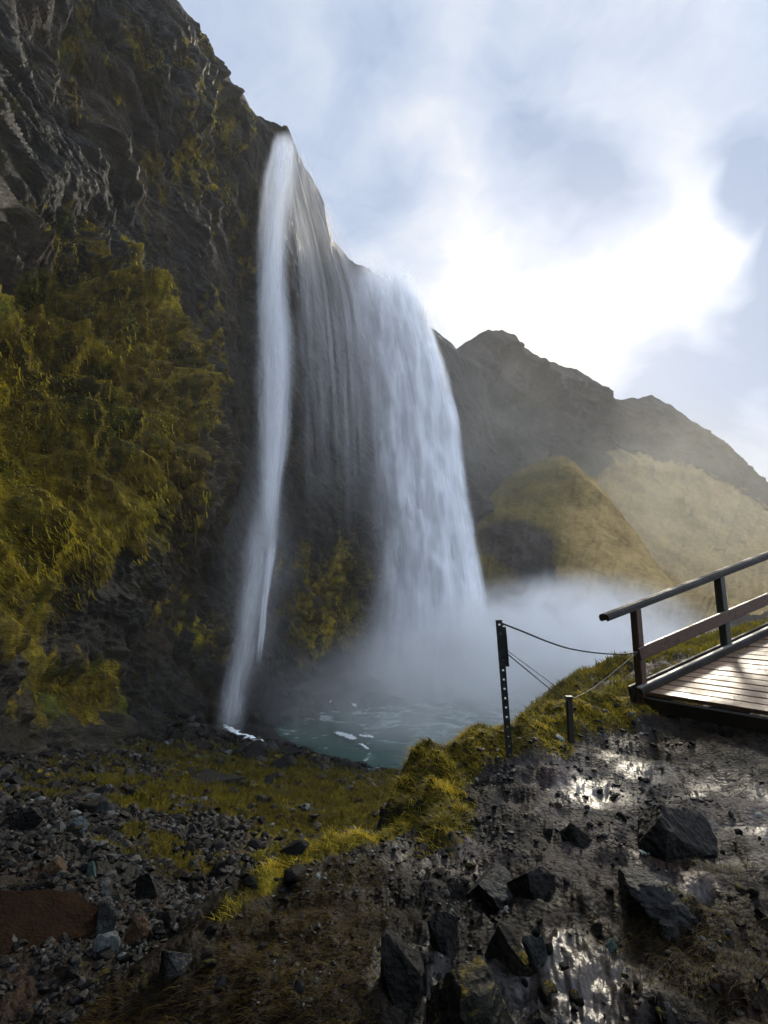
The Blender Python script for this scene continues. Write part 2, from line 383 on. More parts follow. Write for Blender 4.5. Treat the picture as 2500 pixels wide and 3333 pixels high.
def crest_dist(x, y):
    best = np.full(np.shape(x), 1e9); sgn = np.ones(np.shape(x))
    for a, b in zip(crest[:-1], crest[1:]):
        d = b - a; L2 = d @ d
        t = np.clip(((x - a[0]) * d[0] + (y - a[1]) * d[1]) / L2, 0, 1)
        qx, qy = x - (a[0] + t * d[0]), y - (a[1] + t * d[1]); dd = np.hypot(qx, qy)
        cr = d[0] * (y - a[1]) - d[1] * (x - a[0])
        k = dd < best; best = np.where(k, dd, best); sgn = np.where(k, np.where(cr > 0, 1, -1), sgn)
    return best * sgn
GAP = PV(642, 693, 6.3)
def H_base(x, y):
    d = crest_dist(x, y); zf = H_far(x, y); zn = H_near(x, y)
    wob = .10 * pnoise(np.stack([x * 1.7, y * 1.7, x * 0], -1)) * 2
    dd = np.maximum(d + wob, 0)
    e = np.exp(-(dd / .42) ** 1.6)
    z = np.where(d > -.6, zf + np.maximum(zn - zf, 0) * e, zn)
    z = np.where(d + wob <= 0, zn, np.where(d > -.6, z, zn))
    return z, d
def px_of(x, y, z):
    fy = y * CT + z * ST; uy = -y * ST + z * CT
    fy = np.where(fy > .05, fy, np.nan)
    return 384 + F * x / fy, 512 - F * uy / fy
def blobsum(px, py, L):
    o = np.zeros(np.shape(px))
    for (x, y, rx, ry, a) in L: o = o + a * np.exp(-((px - x) / rx) ** 2 - ((py - y) / ry) ** 2)
    return np.nan_to_num(o)
# patches laid out on the ground plane, each as (x, y, rx, ry, amount) in metres
def gb(px, py, Y, rx, ry, a, rot=0.0): q = P(px, py, Y); return (q[0], q[1], rx, ry, a, rot)
def gsum(x, y, L):
    o = np.zeros(np.shape(x))
    for (cx, cy_, rx, ry, a, rot) in L:
        c, s = math.cos(rot), math.sin(rot); u = (x - cx) * c + (y - cy_) * s; v = -(x - cx) * s + (y - cy_) * c
        o = np.maximum(o, a * np.exp(-(u / rx) ** 2 - (v / ry) ** 2))
    return o
MOSSP = [gb(120, 880, 5.0, .25, .5, .7), gb(40, 790, 9, .5, .8, .7), gb(300, 800, 16, 4.2, 6, 1.0, -.7), gb(340, 825, 10, 1.6, 3, .95), gb(280, 775, 24, 6, 6, .9), gb(360, 800, 17, 3, 6, .95, -.5), gb(250, 775, 22, 4, 5, .75), gb(400, 800, 14, 2, 3, .9), gb(240, 812, 10.5, .8, 1.0, 1.0), gb(150, 800, 10, .7, 1.6, .95, .7), gb(130, 770, 15, .8, 1.6, .7),
         gb(150, 845, 6.4, .22, .9, 1.0, 1.0), gb(170, 868, 5.6, .25, .6, 1.0, .9), gb(130, 835, 6.9, .2, .5, .8, .6), gb(165, 885, 5.0, .12, .15, .8), gb(320, 845, 6.5, .9, 1.0, .9), gb(20, 790, 9, 1.0, 1.2, .5),
         gb(610, 685, 15, 5, 3, .9), gb(700, 650, 15, 6, 3, .9), gb(680, 680, 10, 4, 3, .8)]
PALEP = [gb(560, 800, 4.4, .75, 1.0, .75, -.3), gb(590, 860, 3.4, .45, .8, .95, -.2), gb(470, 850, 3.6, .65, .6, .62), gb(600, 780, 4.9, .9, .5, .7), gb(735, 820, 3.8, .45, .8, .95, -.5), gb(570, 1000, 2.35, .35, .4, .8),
         gb(660, 890, 2.9, .3, .2, .9), gb(410, 985, 2.5, .25, .4, .65), gb(500, 780, 4.6, .5, .5, .55), gb(185, 960, 3.1, .25, .15, .6), gb(640, 745, 5.5, 1.2, .5, .4)]
BROWN_SHADEP = [gb(300, 960, 2.7, .55, .7, 1.0, .4), gb(340, 890, 3.3, .45, .3, .9, .3), gb(700, 960, 2.5, .6, .5, .8), gb(250, 1010, 2.3, .5, .5, .9), gb(60, 1000, 2.2, .8, .5, .7), gb(720, 880, 3.1, .3, .2, .7), gb(710, 735, 5.4, 1.2, .35, 1.0), gb(30, 900, 3.2, 1, 1, .8), gb(60, 1010, 2.1, .9, .5, 1.0)]  # patch at the deck foot paints the deck's shadow; the rest is brown soil
def ground_parts(x, y):
    z, d = H_base(x, y); r = np.hypot(x, y)
    p = np.stack([x, y, np.zeros_like(x)], -1)
    near = np.exp(-r / 9)
    z = z + fbm(p * 1.1, 4) * (.10 + .0 * r) * smooth(r, .3, 2) + fbm(p * 4.5 + 9, 4, .55) * .085
    z = z + fbm(p * .25 + 5, 5, .55) * .8 * smooth(r, 8, 30)
    scree = smooth(d, .3, 2.0)
    z = z + scree * (fbm(p * 2.0 + 3, 4, .6, ridged=True) * .16 - .05) * smooth(r, 2, 8)
    z = z + fbm(p * 13 + 2, 3, .6) * .022 * (r < 14)
    # rubble band on the near bank
    z = z + (1 - smooth(d, -.3, 0)) * near * (.03 * fbm(p * 8 + 30, 3, .6, ridged=True) + .085 * (fbm(p * 2.2 + 70, 4, .55, ridged=True) - .2))
    moss = gsum(x, y, MOSSP)
    edge = np.exp(-((d + .03) / np.interp(x, [-.8, .2, .5], [.10, .15, .26])) ** 2) * smooth(x, -1.0, -.55) * (1 - smooth(x, 12, 20))
    edge2 = np.exp(-((d + .18) / .42) ** 2) * smooth(x, .05, .4)
    moss = np.maximum(moss, np.maximum(edge, edge2))
    cap = edge2 * smooth(x, .05, .35) * (1 - smooth(x, 2.4, 3.2))
    z = z + .13 * cap * (.8 + .9 * fbm(p * 2.8 + 60, 3)) + .06 * edge
    tuss = moss * (fbm(p * 3.2 + 40, 3, .5, billow=True) * .11 + smooth(r, 6, 12) * fbm(p * .9 + 44, 4, .5, billow=True) * .35) * (r < 45)
    z = z + tuss
    z = z - .10 * gsum(x, y, [gb(715, 728, 5.6, 1.3, .5, 1.0)])
    pale = gsum(x, y, PALEP); brown = gsum(x, y, BROWN_SHADEP) * (1 - np.clip(moss, 0, 1))
    # lay the earth under the bridge deck
    return z, moss, pale, brown, d
def H(x, y):
    return ground_parts(np.atleast_1d(np.asarray(x, float)), np.atleast_1d(np.asarray(y, float)))[0]
def hit(px, py, y0=1.2, y1=90):
    """where the view ray through px, py meets the ground"""
    Y = np.geomspace(y0, y1, 900); q = P(px, py, Y); h = H(q[:, 0], q[:, 1])
    k = np.argmax(q[:, 2] < h) or len(Y) - 1
    return Vector((q[k, 0], q[k, 1], h[k]))

ang = np.concatenate([np.linspace(-180, -46, 70, endpoint=False), np.linspace(-46, 46, 900), np.linspace(46, 180, 71)[1:]])
rad = np.concatenate([[0.02, .3], np.geomspace(.6, 2200, 640)])
A_, R_ = np.meshgrid(R(1) * ang[:-1], rad, indexing='ij')
gx, gy = R_ * np.sin(A_), R_ * np.cos(A_)
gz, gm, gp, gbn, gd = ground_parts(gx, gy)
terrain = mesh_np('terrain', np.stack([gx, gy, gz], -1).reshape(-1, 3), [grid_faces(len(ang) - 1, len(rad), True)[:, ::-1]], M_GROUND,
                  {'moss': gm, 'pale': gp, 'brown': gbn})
tag(terrain, 'dark wet stony ground with moss patches sloping to the pool', kind='structure')

# ------------------------------------------------------------------ water
def water_material():
    m, g = newmat('pool water'); c = objc(g)
    n = g.noise(g.map(c, sc=(1, 1.0, 1)), 1.3, 6, .65, .5)
    fo = g.mr(g.m('ADD', g.noise(c, .35, 7, .75, 1.0), g.mr(g.vm('DISTANCE', c, (4, 62, -12)), 8, 22, .12, 0)), .60, .78)
    col = g.mix(fo, (.010, .055, .042), (.50, .60, .57))
    finish(g, col, g.mr(fo, 0, 1, .14, .6), g.bump(n, .7, .25), spec=.5)
    return m
wx, wy = np.meshgrid(np.linspace(-30, 60, 220), np.linspace(24, 120, 220), indexing='ij')
wz = WATER_Z + .10 * fbm(np.stack([wx * .6, wy * .6, wx * 0], -1), 4)
tag(mesh_np('water', np.stack([wx, wy, wz], -1).reshape(-1, 3), [grid_faces(220, 220)], water_material()), 'teal grey plunge pool under the waterfall', kind='structure')

# ------------------------------------------------------------------ cliff
def Ylip(py, z): return z / ratio(py)
def catmull(xs, ys, x):
    """smooth interpolation, ys (n, k)"""
    xs = np.asarray(xs, float); ys = np.asarray(ys, float)
    if ys.ndim == 1: ys = ys[:, None]
    m = np.gradient(ys, xs, axis=0)
    i = np.clip(np.searchsorted(xs, x) - 1, 0, len(xs) - 2); h = (xs[i + 1] - xs[i]); t = ((x - xs[i]) / h)[:, None]; h = h[:, None]
    return (2 * t**3 - 3 * t**2 + 1) * ys[i] + (t**3 - 2 * t**2 + t) * h * m[i] + (-2 * t**3 + 3 * t**2) * ys[i + 1] + (t**3 - t**2) * h * m[i + 1]
LIPZ = 48.0
lip_px = [-320, -200, -100, 0, 60, 120, 160, 178, 197, 208, 220, 241, 252, 262, 278, 287, 291, 296, 303, 312, 324, 333, 345, 370, 393, 407, 419, 435, 451, 458, 470, 490, 540]
lip_py = [-560, -420, -300, -200, -130, -66, -20, 2, 28, 46, 69, 93, 113, 118, 123, 126, 136, 147, 166, 178, 205, 241, 258, 270, 286, 302, 319, 331, 343, 350, 356, 370, 400]
# control columns: px -> [(row py below the lip as a fraction handled by explicit py), Y]
cols = {
 -320: [(-100, 10), (200, 8), (400, 7), (560, 7), (680, 8), (860, 8.5)],
 -150: [(-50, 15), (200, 12), (380, 10.5), (520, 9.5), (660, 9.5), (840, 10)],
 0:   [(60, 22), (230, 19), (370, 15), (520, 12.5), (660, 12.8), (800, 14)],
 70:  [(60, 27), (240, 24), (350, 19), (500, 16), (620, 20.5), (790, 20)],
 130: [(80, 31), (240, 31), (340, 25), (460, 21), (590, 29.5), (780, 27)],
 185: [(100, 35), (260, 39), (380, 35), (480, 30), (580, 42), (770, 40)],
 235: [(160, 44), (280, 50), (400, 51), (490, 50), (600, 52), (750, 54)],
 280: [(180, 51), (300, 53), (400, 56), (500, 57), (600, 60), (720, 63)],
 330: [(270, 64), (340, 67), (430, 70), (510, 71), (590, 72), (700, 74)],
 390: [(320, 76), (380, 79), (450, 81), (520, 82), (580, 82), (690, 84)],
 450: [(370, 92), (410, 92), (460, 91), (520, 90), (580, 90), (680, 90)],
 500: [(400, 118), (440, 118), (480, 117), (530, 116), (590, 115), (680, 112)],
 540: [(420, 175), (450, 175), (490, 175), (540, 175), (590, 175), (680, 175)]}
NU, NVr = 760, 640
U = np.concatenate([np.linspace(-320, -20, 80, endpoint=False), np.linspace(-20, 540, NU - 80)])
lipy = np.interp(U, lip_px, lip_py)
lipY = Ylip(lipy, LIPZ)
ck = sorted(cols); arr = np.array([cols[k] for k in ck], float).reshape(len(ck), -1)
ctl = catmull(ck, arr, U).reshape(len(U), 6, 2)
# rows: lip, then six control rows
T = np.linspace(0, 1, NVr)
G = np.zeros((len(U), NVr, 3)); PY = np.zeros((len(U), NVr))
for i, u in enumerate(U):
    pys = np.concatenate([[lipy[i]], ctl[i, :, 0]]); Ys = np.concatenate([[lipY[i]], ctl[i, :, 1]])
    pys = np.maximum.accumulate(pys + np.arange(7) * 1e-3)
    knots = np.linspace(0, 1, 7)
    py = np.interp(T, knots, pys); Yv = catmull(knots, Ys, T)[:, 0]
    G[i] = P(u, py, Yv); PY[i] = py
PX = np.broadcast_to(U[:, None], PY.shape)
CM = [(100, 300, 60, 30, .5), (30, 250, 40, 30, .35), (150, 330, 40, 30, .35), (20, 400, 70, 90, 1.0), (90, 400, 60, 60, .75), (20, 500, 70, 90, .9), (90, 490, 70, 60, .8), (150, 420, 45, 80, .75), (0, 580, 45, 90, .75), (60, 320, 70, 40, .6), (55, 700, 40, 35, .95), (155, 480, 30, 40, .5),
      (180, 370, 30, 40, .3), (215, 130, 25, 90, .42), (120, 60, 40, 40, .32), (70, 230, 60, 30, .25), (180, 80, 30, 60, .3), (120, 620, 60, 40, .38), (320, 600, 70, 60, .62), (350, 640, 40, 40, .45), (40, 60, 60, 60, .30), (180, 180, 50, 60, .28), (120, 170, 60, 40, .3), (240, 250, 20, 50, .35), (350, 560, 40, 40, .3), (190, 640, 40, 30, .4), (50, 110, 30, 60, .25), (-80, 500, 90, 200, .8), (215, 440, 20, 40, .12),
      (80, 560, 12, 22, -.8), (150, 460, 12, 50, -.3), (105, 440, 12, 60, -.45), (60, 590, 20, 30, -.5), (70, 620, 60, 30, -.3)]
cm = blobsum(PX, PY, CM)
N = grid_normals(G)
flip = (N * G).sum(-1) > 0; N = np.where(flip[..., None], -N, N)          # towards the viewer's side
dist = np.linalg.norm(G, axis=-1)
c_, s_ = math.cos(.6), math.sin(.6)
Q = np.stack([G[..., 0] * .7, G[..., 1] * .35, G[..., 2] * 1.1 + G[..., 1] * .5], -1)
rockd = fbm(Q * .16, 6, .55, ridged=True) * 2.4 + fbm(Q * .9 + 7, 4, .55, ridged=True) * .55 + fbm(G * .07 + 3, 3) * 2.6
mq = G * np.array([.42, .42, .26])
mossd = fbm(mq * 1.0 + 11, 5, .5, billow=True) * 5.0 + fbm(G * .22 + 21, 3) * 1.6
mm = np.clip(cm, 0, 1)
disp = (rockd * (1 - mm) + (mossd + .8) * mm) * np.clip(dist / 34, .35, 1.1) * (1 - .72 * smooth(PX, 275, 300) * (1 - .8 * smooth(T, .15, .4)[None])) * (1 - .35 * smooth(PX, 205, 240) * (1 - smooth(PX, 275, 300)))
edge = smooth(T, 0, .05)[None]                                                # keep the lip line where it is
Gd = G + N * (disp * (.06 + .94 * edge))[..., None]
lipn = fbm(np.stack([U * .06, U * 0, U * 0], -1), 4) * 1.2
Gd[..., 2] += (lipn[:, None]) * (1 - edge)
# plateau behind the lip and a thick back so the rock is a solid mass
back = []
for k, (off, dz) in enumerate([(.8, .5), (3, .2), (8, -.2), (25, 0), (80, 3), (80, -80)]):
    b = G[:, 0].copy(); hd = b.copy(); hd[:, 2] = 0; tx = np.gradient(b[:, 0]); ty = np.gradient(b[:, 1])
    nn = np.stack([-ty, tx, tx * 0], -1); nn /= np.linalg.norm(nn, axis=1)[:, None]
    b += nn * off; b[:, 2] += dz - .9 * (off < 5) + fbm(b * .2, 3) * .6; back.append(b)
Gall = np.concatenate([np.stack(back[::-1], 1), Gd], 1)
cmall = np.concatenate([np.full((len(U), len(back)), .5), cm], 1)
cliff = mesh_np('cliff', Gall.reshape(-1, 3), [grid_faces(len(U), NVr + len(back))], M_CLIFF, {'moss': cmall})
tag(cliff, 'tall dark overhanging rock cliff with golden moss', kind='structure')

# unseen rock wall added left of and behind the viewer to block sky light
wl = np.array([(-12.5, 11), (-11, 4), (-11.5, -4), (-10, -12), (-3, -19), (8, -24), (22, -30)], float)
tt = np.linspace(0, 1, 260); wc = catmull(np.linspace(0, 1, len(wl)), wl, tt); hs_ = np.linspace(0, 1, 200)
wt_ = np.gradient(wc, axis=0); wn = np.stack([wt_[:, 1], -wt_[:, 0]], -1); wn /= np.linalg.norm(wn, axis=1)[:, None]
if (wn[100] * -wc[100]).sum() < 0: wn = -wn
lean_ = -8 * hs_ ** 2 + 1.5 * np.sin(hs_ * 5)
W = np.zeros((260, 200, 3)); W[..., :2] = wc[:, None] + wn[:, None] * lean_[None, :, None]; W[..., 2] = -5 + 50 * hs_[None]
dW = fbm(W * .14 + 8, 6, .55, ridged=True) * 2.2 + fbm(W * .7 + 3, 4) * .5
W[..., :2] += wn[:, None] * dW[..., None]
bkw = W[:, -1:].copy() + np.concatenate([-wn * 30, np.zeros((260, 1))], 1)[:, None]
tag(mesh_np('cliff', np.concatenate([W, bkw], 1).reshape(-1, 3), [grid_faces(260, 201)], M_CLIFF, {'moss': np.full(260 * 201, .35)}), 'unseen rock wall added beside and behind the footpath to block sky light', kind='structure')

# ------------------------------------------------------------------ far hills
def hill(name, px, sil, rows, nu, nv, rough, moss_fn, label, Yoff=1.0, seed=0, mat=None, tanr=(560, 620), gull=2.2):
    """rows: list of (py at each px, Y at each px) below the silhouette (first row is the silhouette)"""
    U = np.linspace(px[0], px[-1], nu); kn = np.linspace(0, 1, len(rows)); T = np.linspace(0, 1, nv)
    py = np.stack([np.interp(U, px, r[0]) for r in rows], 1); Yv = np.stack([np.interp(U, px, r[1]) for r in rows], 1)
    pyg = np.stack([np.interp(T, kn, q) for q in py]); Yg = np.stack([catmull(kn, q, T)[:, 0] for q in Yv])
    G = P(U[:, None], pyg, Yg)
    N = grid_normals(G); N = np.where(((N * G).sum(-1) > 0)[..., None], -N, N)
    e = smooth(T, 0, .06)[None]
    d = fbm(G * .045 + seed, 6, .55, ridged=True) * rough + fbm(G * .3 + seed, 4, .55) * rough * .22
    mo = moss_fn(np.broadcast_to(U[:, None], pyg.shape), pyg, T[None] + 0 * pyg)
    tn = smooth(np.broadcast_to(U[:, None], pyg.shape) + 25 * fbm(G * .06, 3), *tanr)  # dry grass tone, with the sunlit right flank put into the colour
    gul = fbm(np.stack([np.broadcast_to(U[:, None], pyg.shape) * .11 + pyg * .02, pyg * .012, pyg * 0 + seed], -1), 5, .6, ridged=True)
    d = d * (1 - .6 * np.clip(mo, 0, 1)) + gul * gull
    Gd = G + N * (d * (.15 + .85 * e))[..., None]
    Gd[:, :, 2] += fbm(np.stack([U * .09, U * 0 + seed, U * 0], -1), 4)[:, None] * 1.0 * (1 - e)
    bk = []
    for off, dz in ((6, -1), (40, -4), (120, -30), (160, -90)):
        b = Gd[:, 0].copy(); b[:, 1] += off; b[:, 0] += off * .25; b[:, 2] += dz; bk.append(b)
    Ga = np.concatenate([np.stack(bk[::-1], 1), Gd], 1); ma = np.concatenate([np.full((nu, 4), .8), mo], 1); ta = np.concatenate([np.full((nu, 4), .5), tn], 1)
    return tag(mesh_np(name, Ga.reshape(-1, 3), [grid_faces(nu, nv + 4)], mat or M_HILL, {'moss': ma, 'tan': ta}), label, kind='structure')
hx = [430, 456, 463, 477, 500, 514, 523, 537, 556, 579, 593, 602, 616, 635, 650, 667, 685, 718, 741, 768, 830, 920, 1100]
hs = [352, 350, 345, 334, 331, 337, 350, 359, 366, 373, 384, 396, 401, 399, 396, 404, 419, 440, 459, 486, 520, 560, 590]
hx_ = np.array(hx, float); Yt = np.interp(hx_, [430, 463, 523, 602, 650, 768, 1100], [106, 110, 126, 150, 165, 215, 330])
lin = lambda a, b: np.interp(hx_, [430, 1100], [a, b])
r1 = (np.array(hs) + (np.interp(hx_, [430, 600, 768, 1100], [90, 70, 40, 20])), Yt * .985)
r2 = (np.interp(hx_, [430, 520, 600, 700, 768, 1100], [520, 500, 470, 482, 530, 600]), Yt * .93)
r3 = (np.interp(hx_, [430, 600, 768, 1100], [570, 545, 565, 605]), Yt * np.interp(hx_, [430, 560, 640], [.93, .9, .80]))
r4 = (np.interp(hx_, [430, 600, 768, 1100], [615, 603, 600, 610]), Yt * np.interp(hx_, [430, 560, 640], [.9, .85, .62]))
r5 = (np.interp(hx_, [430, 1100], [650, 630]), Yt * np.interp(hx_, [430, 560, 640], [.86, .8, .5]))
def mf_back(px, py, t):
    lim = np.interp(px, [430, 560, 600, 700, 768, 1100], [540, 500, 470, 478, 520, 590])
    return smooth(py, lim - 10, lim + 12) * .95 + .12
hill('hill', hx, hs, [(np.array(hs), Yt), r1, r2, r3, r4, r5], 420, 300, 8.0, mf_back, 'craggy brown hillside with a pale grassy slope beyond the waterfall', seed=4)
cx_ = [440, 468, 500, 530, 545, 556, 568, 579, 602, 625, 645, 670, 720]
cs = [530, 505, 483, 465, 459, 456, 459, 467, 489, 522, 555, 590, 618]
c0 = np.array(cs, float); cx__ = np.array(cx_, float)
Yc = np.interp(cx__, [440, 556, 640, 720], [100, 100, 92, 84])
def mf_cone(px, py, t):
    return np.clip(.95 - .9 * np.exp(-((px - 515) / 42) ** 2 - ((py - 550) / 26) ** 2) - .6 * np.exp(-((px - 540) / 30) ** 2 - ((py - 585) / 16) ** 2) - .35 * np.exp(-((px - 556) / 22) ** 2 - ((py - 466) / 8) ** 2), 0, 1)
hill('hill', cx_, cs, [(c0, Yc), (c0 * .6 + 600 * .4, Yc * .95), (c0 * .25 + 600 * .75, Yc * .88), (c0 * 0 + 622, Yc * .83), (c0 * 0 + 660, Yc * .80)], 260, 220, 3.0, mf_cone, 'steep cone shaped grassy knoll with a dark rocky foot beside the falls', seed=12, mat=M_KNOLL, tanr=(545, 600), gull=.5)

# ------------------------------------------------------------------ waterfall
def fall_material(name, streak=26.0, dens=1.0, seed=0.0, fade=(0, .03, .9, 1), lo=.38, hi=.72, edge=.22, edge_r=None):
    er = edge_r or edge
    m, g = newmat(name)
    uv = g.n('ShaderNodeTexCoord').outputs['UV']
    sep = g.n('ShaderNodeSeparateXYZ', ins={0: uv}); u, v = sep.outputs[0], sep.outputs[1]
    lay = g.attr('layer').outputs['Fac']
    vec = g.n('ShaderNodeCombineXYZ', ins={0: g.m('MULTIPLY', u, streak), 1: g.m('MULTIPLY', v, 2.2), 2: g.m('ADD', lay, seed)})
    n = g.noise(vec.outputs[0], 1.0, 6, .62, .25)
    vec2 = g.n('ShaderNodeCombineXYZ', ins={0: g.m('MULTIPLY', u, 4.0), 1: g.m('MULTIPLY', v, 5.0), 2: g.m('ADD', lay, seed + 5)})
    n2 = g.noise(vec2.outputs[0], 1.0, 5, .6, .4)
    a = g.mr(g.m('ADD', g.m('MULTIPLY', n, .6), g.m('MULTIPLY', n2, .4)), lo, hi)
    vec3 = g.n('ShaderNodeCombineXYZ', ins={0: g.m('MULTIPLY', u, 3.0), 1: g.m('MULTIPLY', v, 9.0), 2: g.m('ADD', lay, seed + 9)})
    n3 = g.noise(vec3.outputs[0], 1.0, 6, .7, .6)
    rag = g.m('SUBTRACT', g.m('ADD', g.m('MULTIPLY', n2, .6), g.m('MULTIPLY', n3, .4)), .5)
    el_ = g.mr(g.m('ADD', u, g.m('MULTIPLY', g.m('SUBTRACT', rag, .12), edge * 1.2)), 0.0, edge, smooth=True)
    er_ = g.mr(g.m('ADD', g.m('SUBTRACT', 1.0, u), g.m('MULTIPLY', g.m('SUBTRACT', rag, .12), er * 1.2)), 0.0, er, smooth=True)
    mask = g.m('MULTIPLY', g.mr(u, 0, .06, smooth=True), g.mr(u, 1, .94, smooth=True))
    eu = g.m('MULTIPLY', g.m('POWER', g.m('MULTIPLY', el_, er_), 1.3), mask)
    ev = g.m('MULTIPLY', g.mr(v, fade[0], fade[1], smooth=True), g.mr(v, fade[2], fade[3], 1, 0, smooth=True))
    al = g.m('MULTIPLY', g.m('MULTIPLY', a, eu), g.m('MULTIPLY', ev, dens), clamp=True)
    d = g.n('ShaderNodeBsdfDiffuse', ins={'Color': (.93, .95, .98, 1)}); t = g.n('ShaderNodeBsdfTranslucent', ins={'Color': (.92, .94, .98, 1)})
    mx = g.n('ShaderNodeMixShader', ins={0: .5, 1: d.outputs[0], 2: t.outputs[0]})
    tr = g.n('ShaderNodeBsdfTransparent')
    m2 = g.n('ShaderNodeMixShader', ins={0: al, 1: tr.outputs[0], 2: mx.outputs[0]})
    g.n('ShaderNodeOutputMaterial', ins={'Surface': m2.outputs[0]})
    return m
def fall(name, path, layers, depth, mat, label, nu=40, nv=220, seed=0, jit=.05, parent=None):
    """path rows: (py, px_left, px_right, Y).  layered curtain of falling water, depth metres thick"""
    path = np.array(path, float); T = np.linspace(0, 1, nv)
    k = (path[:, 0] - path[0, 0]) / (path[-1, 0] - path[0, 0])
    c = catmull(k, path, T)
    Vs, Fs, UVs, LA = [], [], [], []
    for L in range(layers):
        q = (L + .5) / layers - .5
        u = np.linspace(0, 1, nu)
        off = RS.uniform(-jit, jit); sq = RS.uniform(1 - jit * 2, 1 + jit)
        px = c[:, 1][None] + (c[:, 2] - c[:, 1])[None] * ((u[:, None] - .5) * sq + .5 + off + jit * .6 * fbm(np.stack([T * 5 + L * 9 + seed, T * 0, T * 0], -1), 3)[None])
        Yv = c[:, 3][None] + depth * q + 0 * px
        G = P(px, np.broadcast_to(c[:, 0][None], px.shape), Yv)
        n = fbm(np.stack([G[..., 0] * .6, G[..., 2] * .12, G[..., 2] * 0 + L * 7 + seed], -1), 3)
        G[..., 1] += n * depth * .5 + depth * .35 * np.cos((u[:, None] - .5) * math.pi) * -1; G[..., 0] += n * .15 * depth * .3
        b = sum(len(x) for x in Vs)
        Vs.append(G.reshape(-1, 3)); Fs.append(grid_faces(nu, nv) + b)
        UVs.append(np.stack(np.broadcast_arrays(u[:, None], T[None]), -1).reshape(-1, 2)); LA.append(np.full(nu * nv, L * 3.7 + seed))
    o = mesh_np(name, np.concatenate(Vs), [np.concatenate(Fs)], mat, {'layer': np.concatenate(LA)}, np.concatenate(UVs), parent=parent)
    o.visible_shadow = True
    if label: tag(o, label, 'waterfall', kind='structure')
    return o
# main curtain
fall('waterfall', [(258, 338, 408, 68), (300, 344, 424, 68), (350, 354, 441, 68.5), (420, 358, 459, 69), (480, 362, 467, 69), (540, 366, 477, 69.5), (600, 364, 487, 70), (650, 352, 496, 70), (720, 334, 507, 70)],
     6, 4.0, fall_material('falling water', 24, 1.0, 0, (0, .12, .88, .99), .12, .60, .34, .10), 'broad white main curtain of falling water', seed=1)
fall('waterfall', [(250, 326, 430, 66.5), (330, 330, 462, 66.5), (430, 336, 484, 67), (540, 342, 502, 67), (640, 330, 520, 67), (720, 306, 536, 67)],
     4, 4.0, fall_material('fine spray round the curtain', 7, .17, 41, (0, .15, .8, 1), .28, .74, .40), 'fine drifting spray fringe round the main curtain', nu=30, seed=45, jit=.12)
# slim strand on the left
fall('waterfall', [(135, 272, 300, 45), (152, 268, 302, 44), (180, 262, 302, 43), (230, 257, 296, 42.5), (300, 256, 294, 42), (360, 257, 299, 42), (410, 257, 296, 42), (460, 257, 290, 42), (500, 259, 284, 42), (535, 261, 282, 42), (570, 262, 281, 42)],
     6, 1.4, fall_material('slim falling water', 6, .62, 3, (0, .05, .80, 1), .20, .60, .38), 'slim white strand of water falling left of the main curtain', nu=28, seed=5, jit=.14)
fall('waterfall', [(470, 254, 282, 41.6), (520, 248, 280, 41.6), (560, 241, 276, 41.6), (610, 236, 268, 41.6), (650, 230, 260, 41.8), (680, 222, 254, 42), (712, 215, 250, 42), (744, 210, 252, 42.4)],
     5, 1.6, fall_material('ragged lower water', 5, .50, 8, (0, .35, .86, 1), .30, .66, .42), 'ragged lower half of the slim strand spreading towards the rocks', nu=24, seed=15, jit=.22)
fall('waterfall', [(520, 268, 282, 41), (560, 264, 277, 41), (600, 261, 270, 41), (640, 257, 266, 41), (668, 254, 262, 41)],
     2, .6, fall_material('branch of water', 4, .75, 18, (0, .3, .75, 1), .24, .56, .3), 'short side branch splitting from the slim strand of water', nu=14, seed=25)
fall('waterfall', [(200, 252, 276, 42), (300, 246, 300, 42), (420, 244, 304, 42), (520, 236, 298, 42), (640, 222, 286, 42), (740, 200, 270, 42.5)],
     4, 3.0, fall_material('fine spray beside the strand', 3, .16, 31, (0, .3, .7, 1), .30, .75, .49), 'fine drifting spray fringe round the slim strand', nu=20, seed=35, jit=.2)
# thin veil streaming off the lip between the two
fall('waterfall', [(148, 283, 302, 47), (185, 282, 322, 49), (240, 284, 348, 52), (300, 284, 372, 55), (380, 286, 384, 57), (480, 292, 388, 58), (600, 300, 388, 58), (660, 296, 388, 58)],
     4, 4.5, fall_material('thin water veil', 20, .50, 12, (0, .04, .25, .85), .42, .80, .16), 'thin grey veil of water streaming off the lip between strand and curtain', nu=46, seed=25)

# ------------------------------------------------------------------ mist
def mist_material(name, dens, nscale=.12, lo=.35, hi=.75, fall_=1.0, aniso=.12, col=(.998, .998, 1.0)):
    m, g = newmat(name)
    tc = g.n('ShaderNodeTexCoord').outputs['Object']
    ln = g.vm('LENGTH', tc)
    f = g.mr(ln, .15, 1.0, 1, 0, smooth=True)
    pos = g.n('ShaderNodeNewGeometry').outputs['Position']
    n = g.noise(pos, nscale * 1.25, 5, .66, .8)
    d = g.m('MULTIPLY', g.m('POWER', f, fall_), g.mr(n, lo, hi, .12, 1.0))
    pv = g.n('ShaderNodeVolumePrincipled', ins={'Color': (*col, 1), 'Density': g.m('MULTIPLY', d, dens), 'Anisotropy': aniso})
    g.n('ShaderNodeOutputMaterial', ins={'Volume': pv.outputs[0]})
    return m
def mist(px, py, Y, rx, ry, rz, dens, label, **kw):
    bm = bmesh.new(); bmesh.ops.create_icosphere(bm, subdivisions=3, radius=1.0)
    o = bm_obj('mist', bm, mist_material('mist', dens, **kw), loc=P(px, py, Y).tolist()); o.scale = (rx, ry, rz)
    return tag(o, label, 'mist', kind='stuff')
mist(452, 680, 66, 18, 9, 12, .42, 'dense white spray where the main curtain strikes the pool')
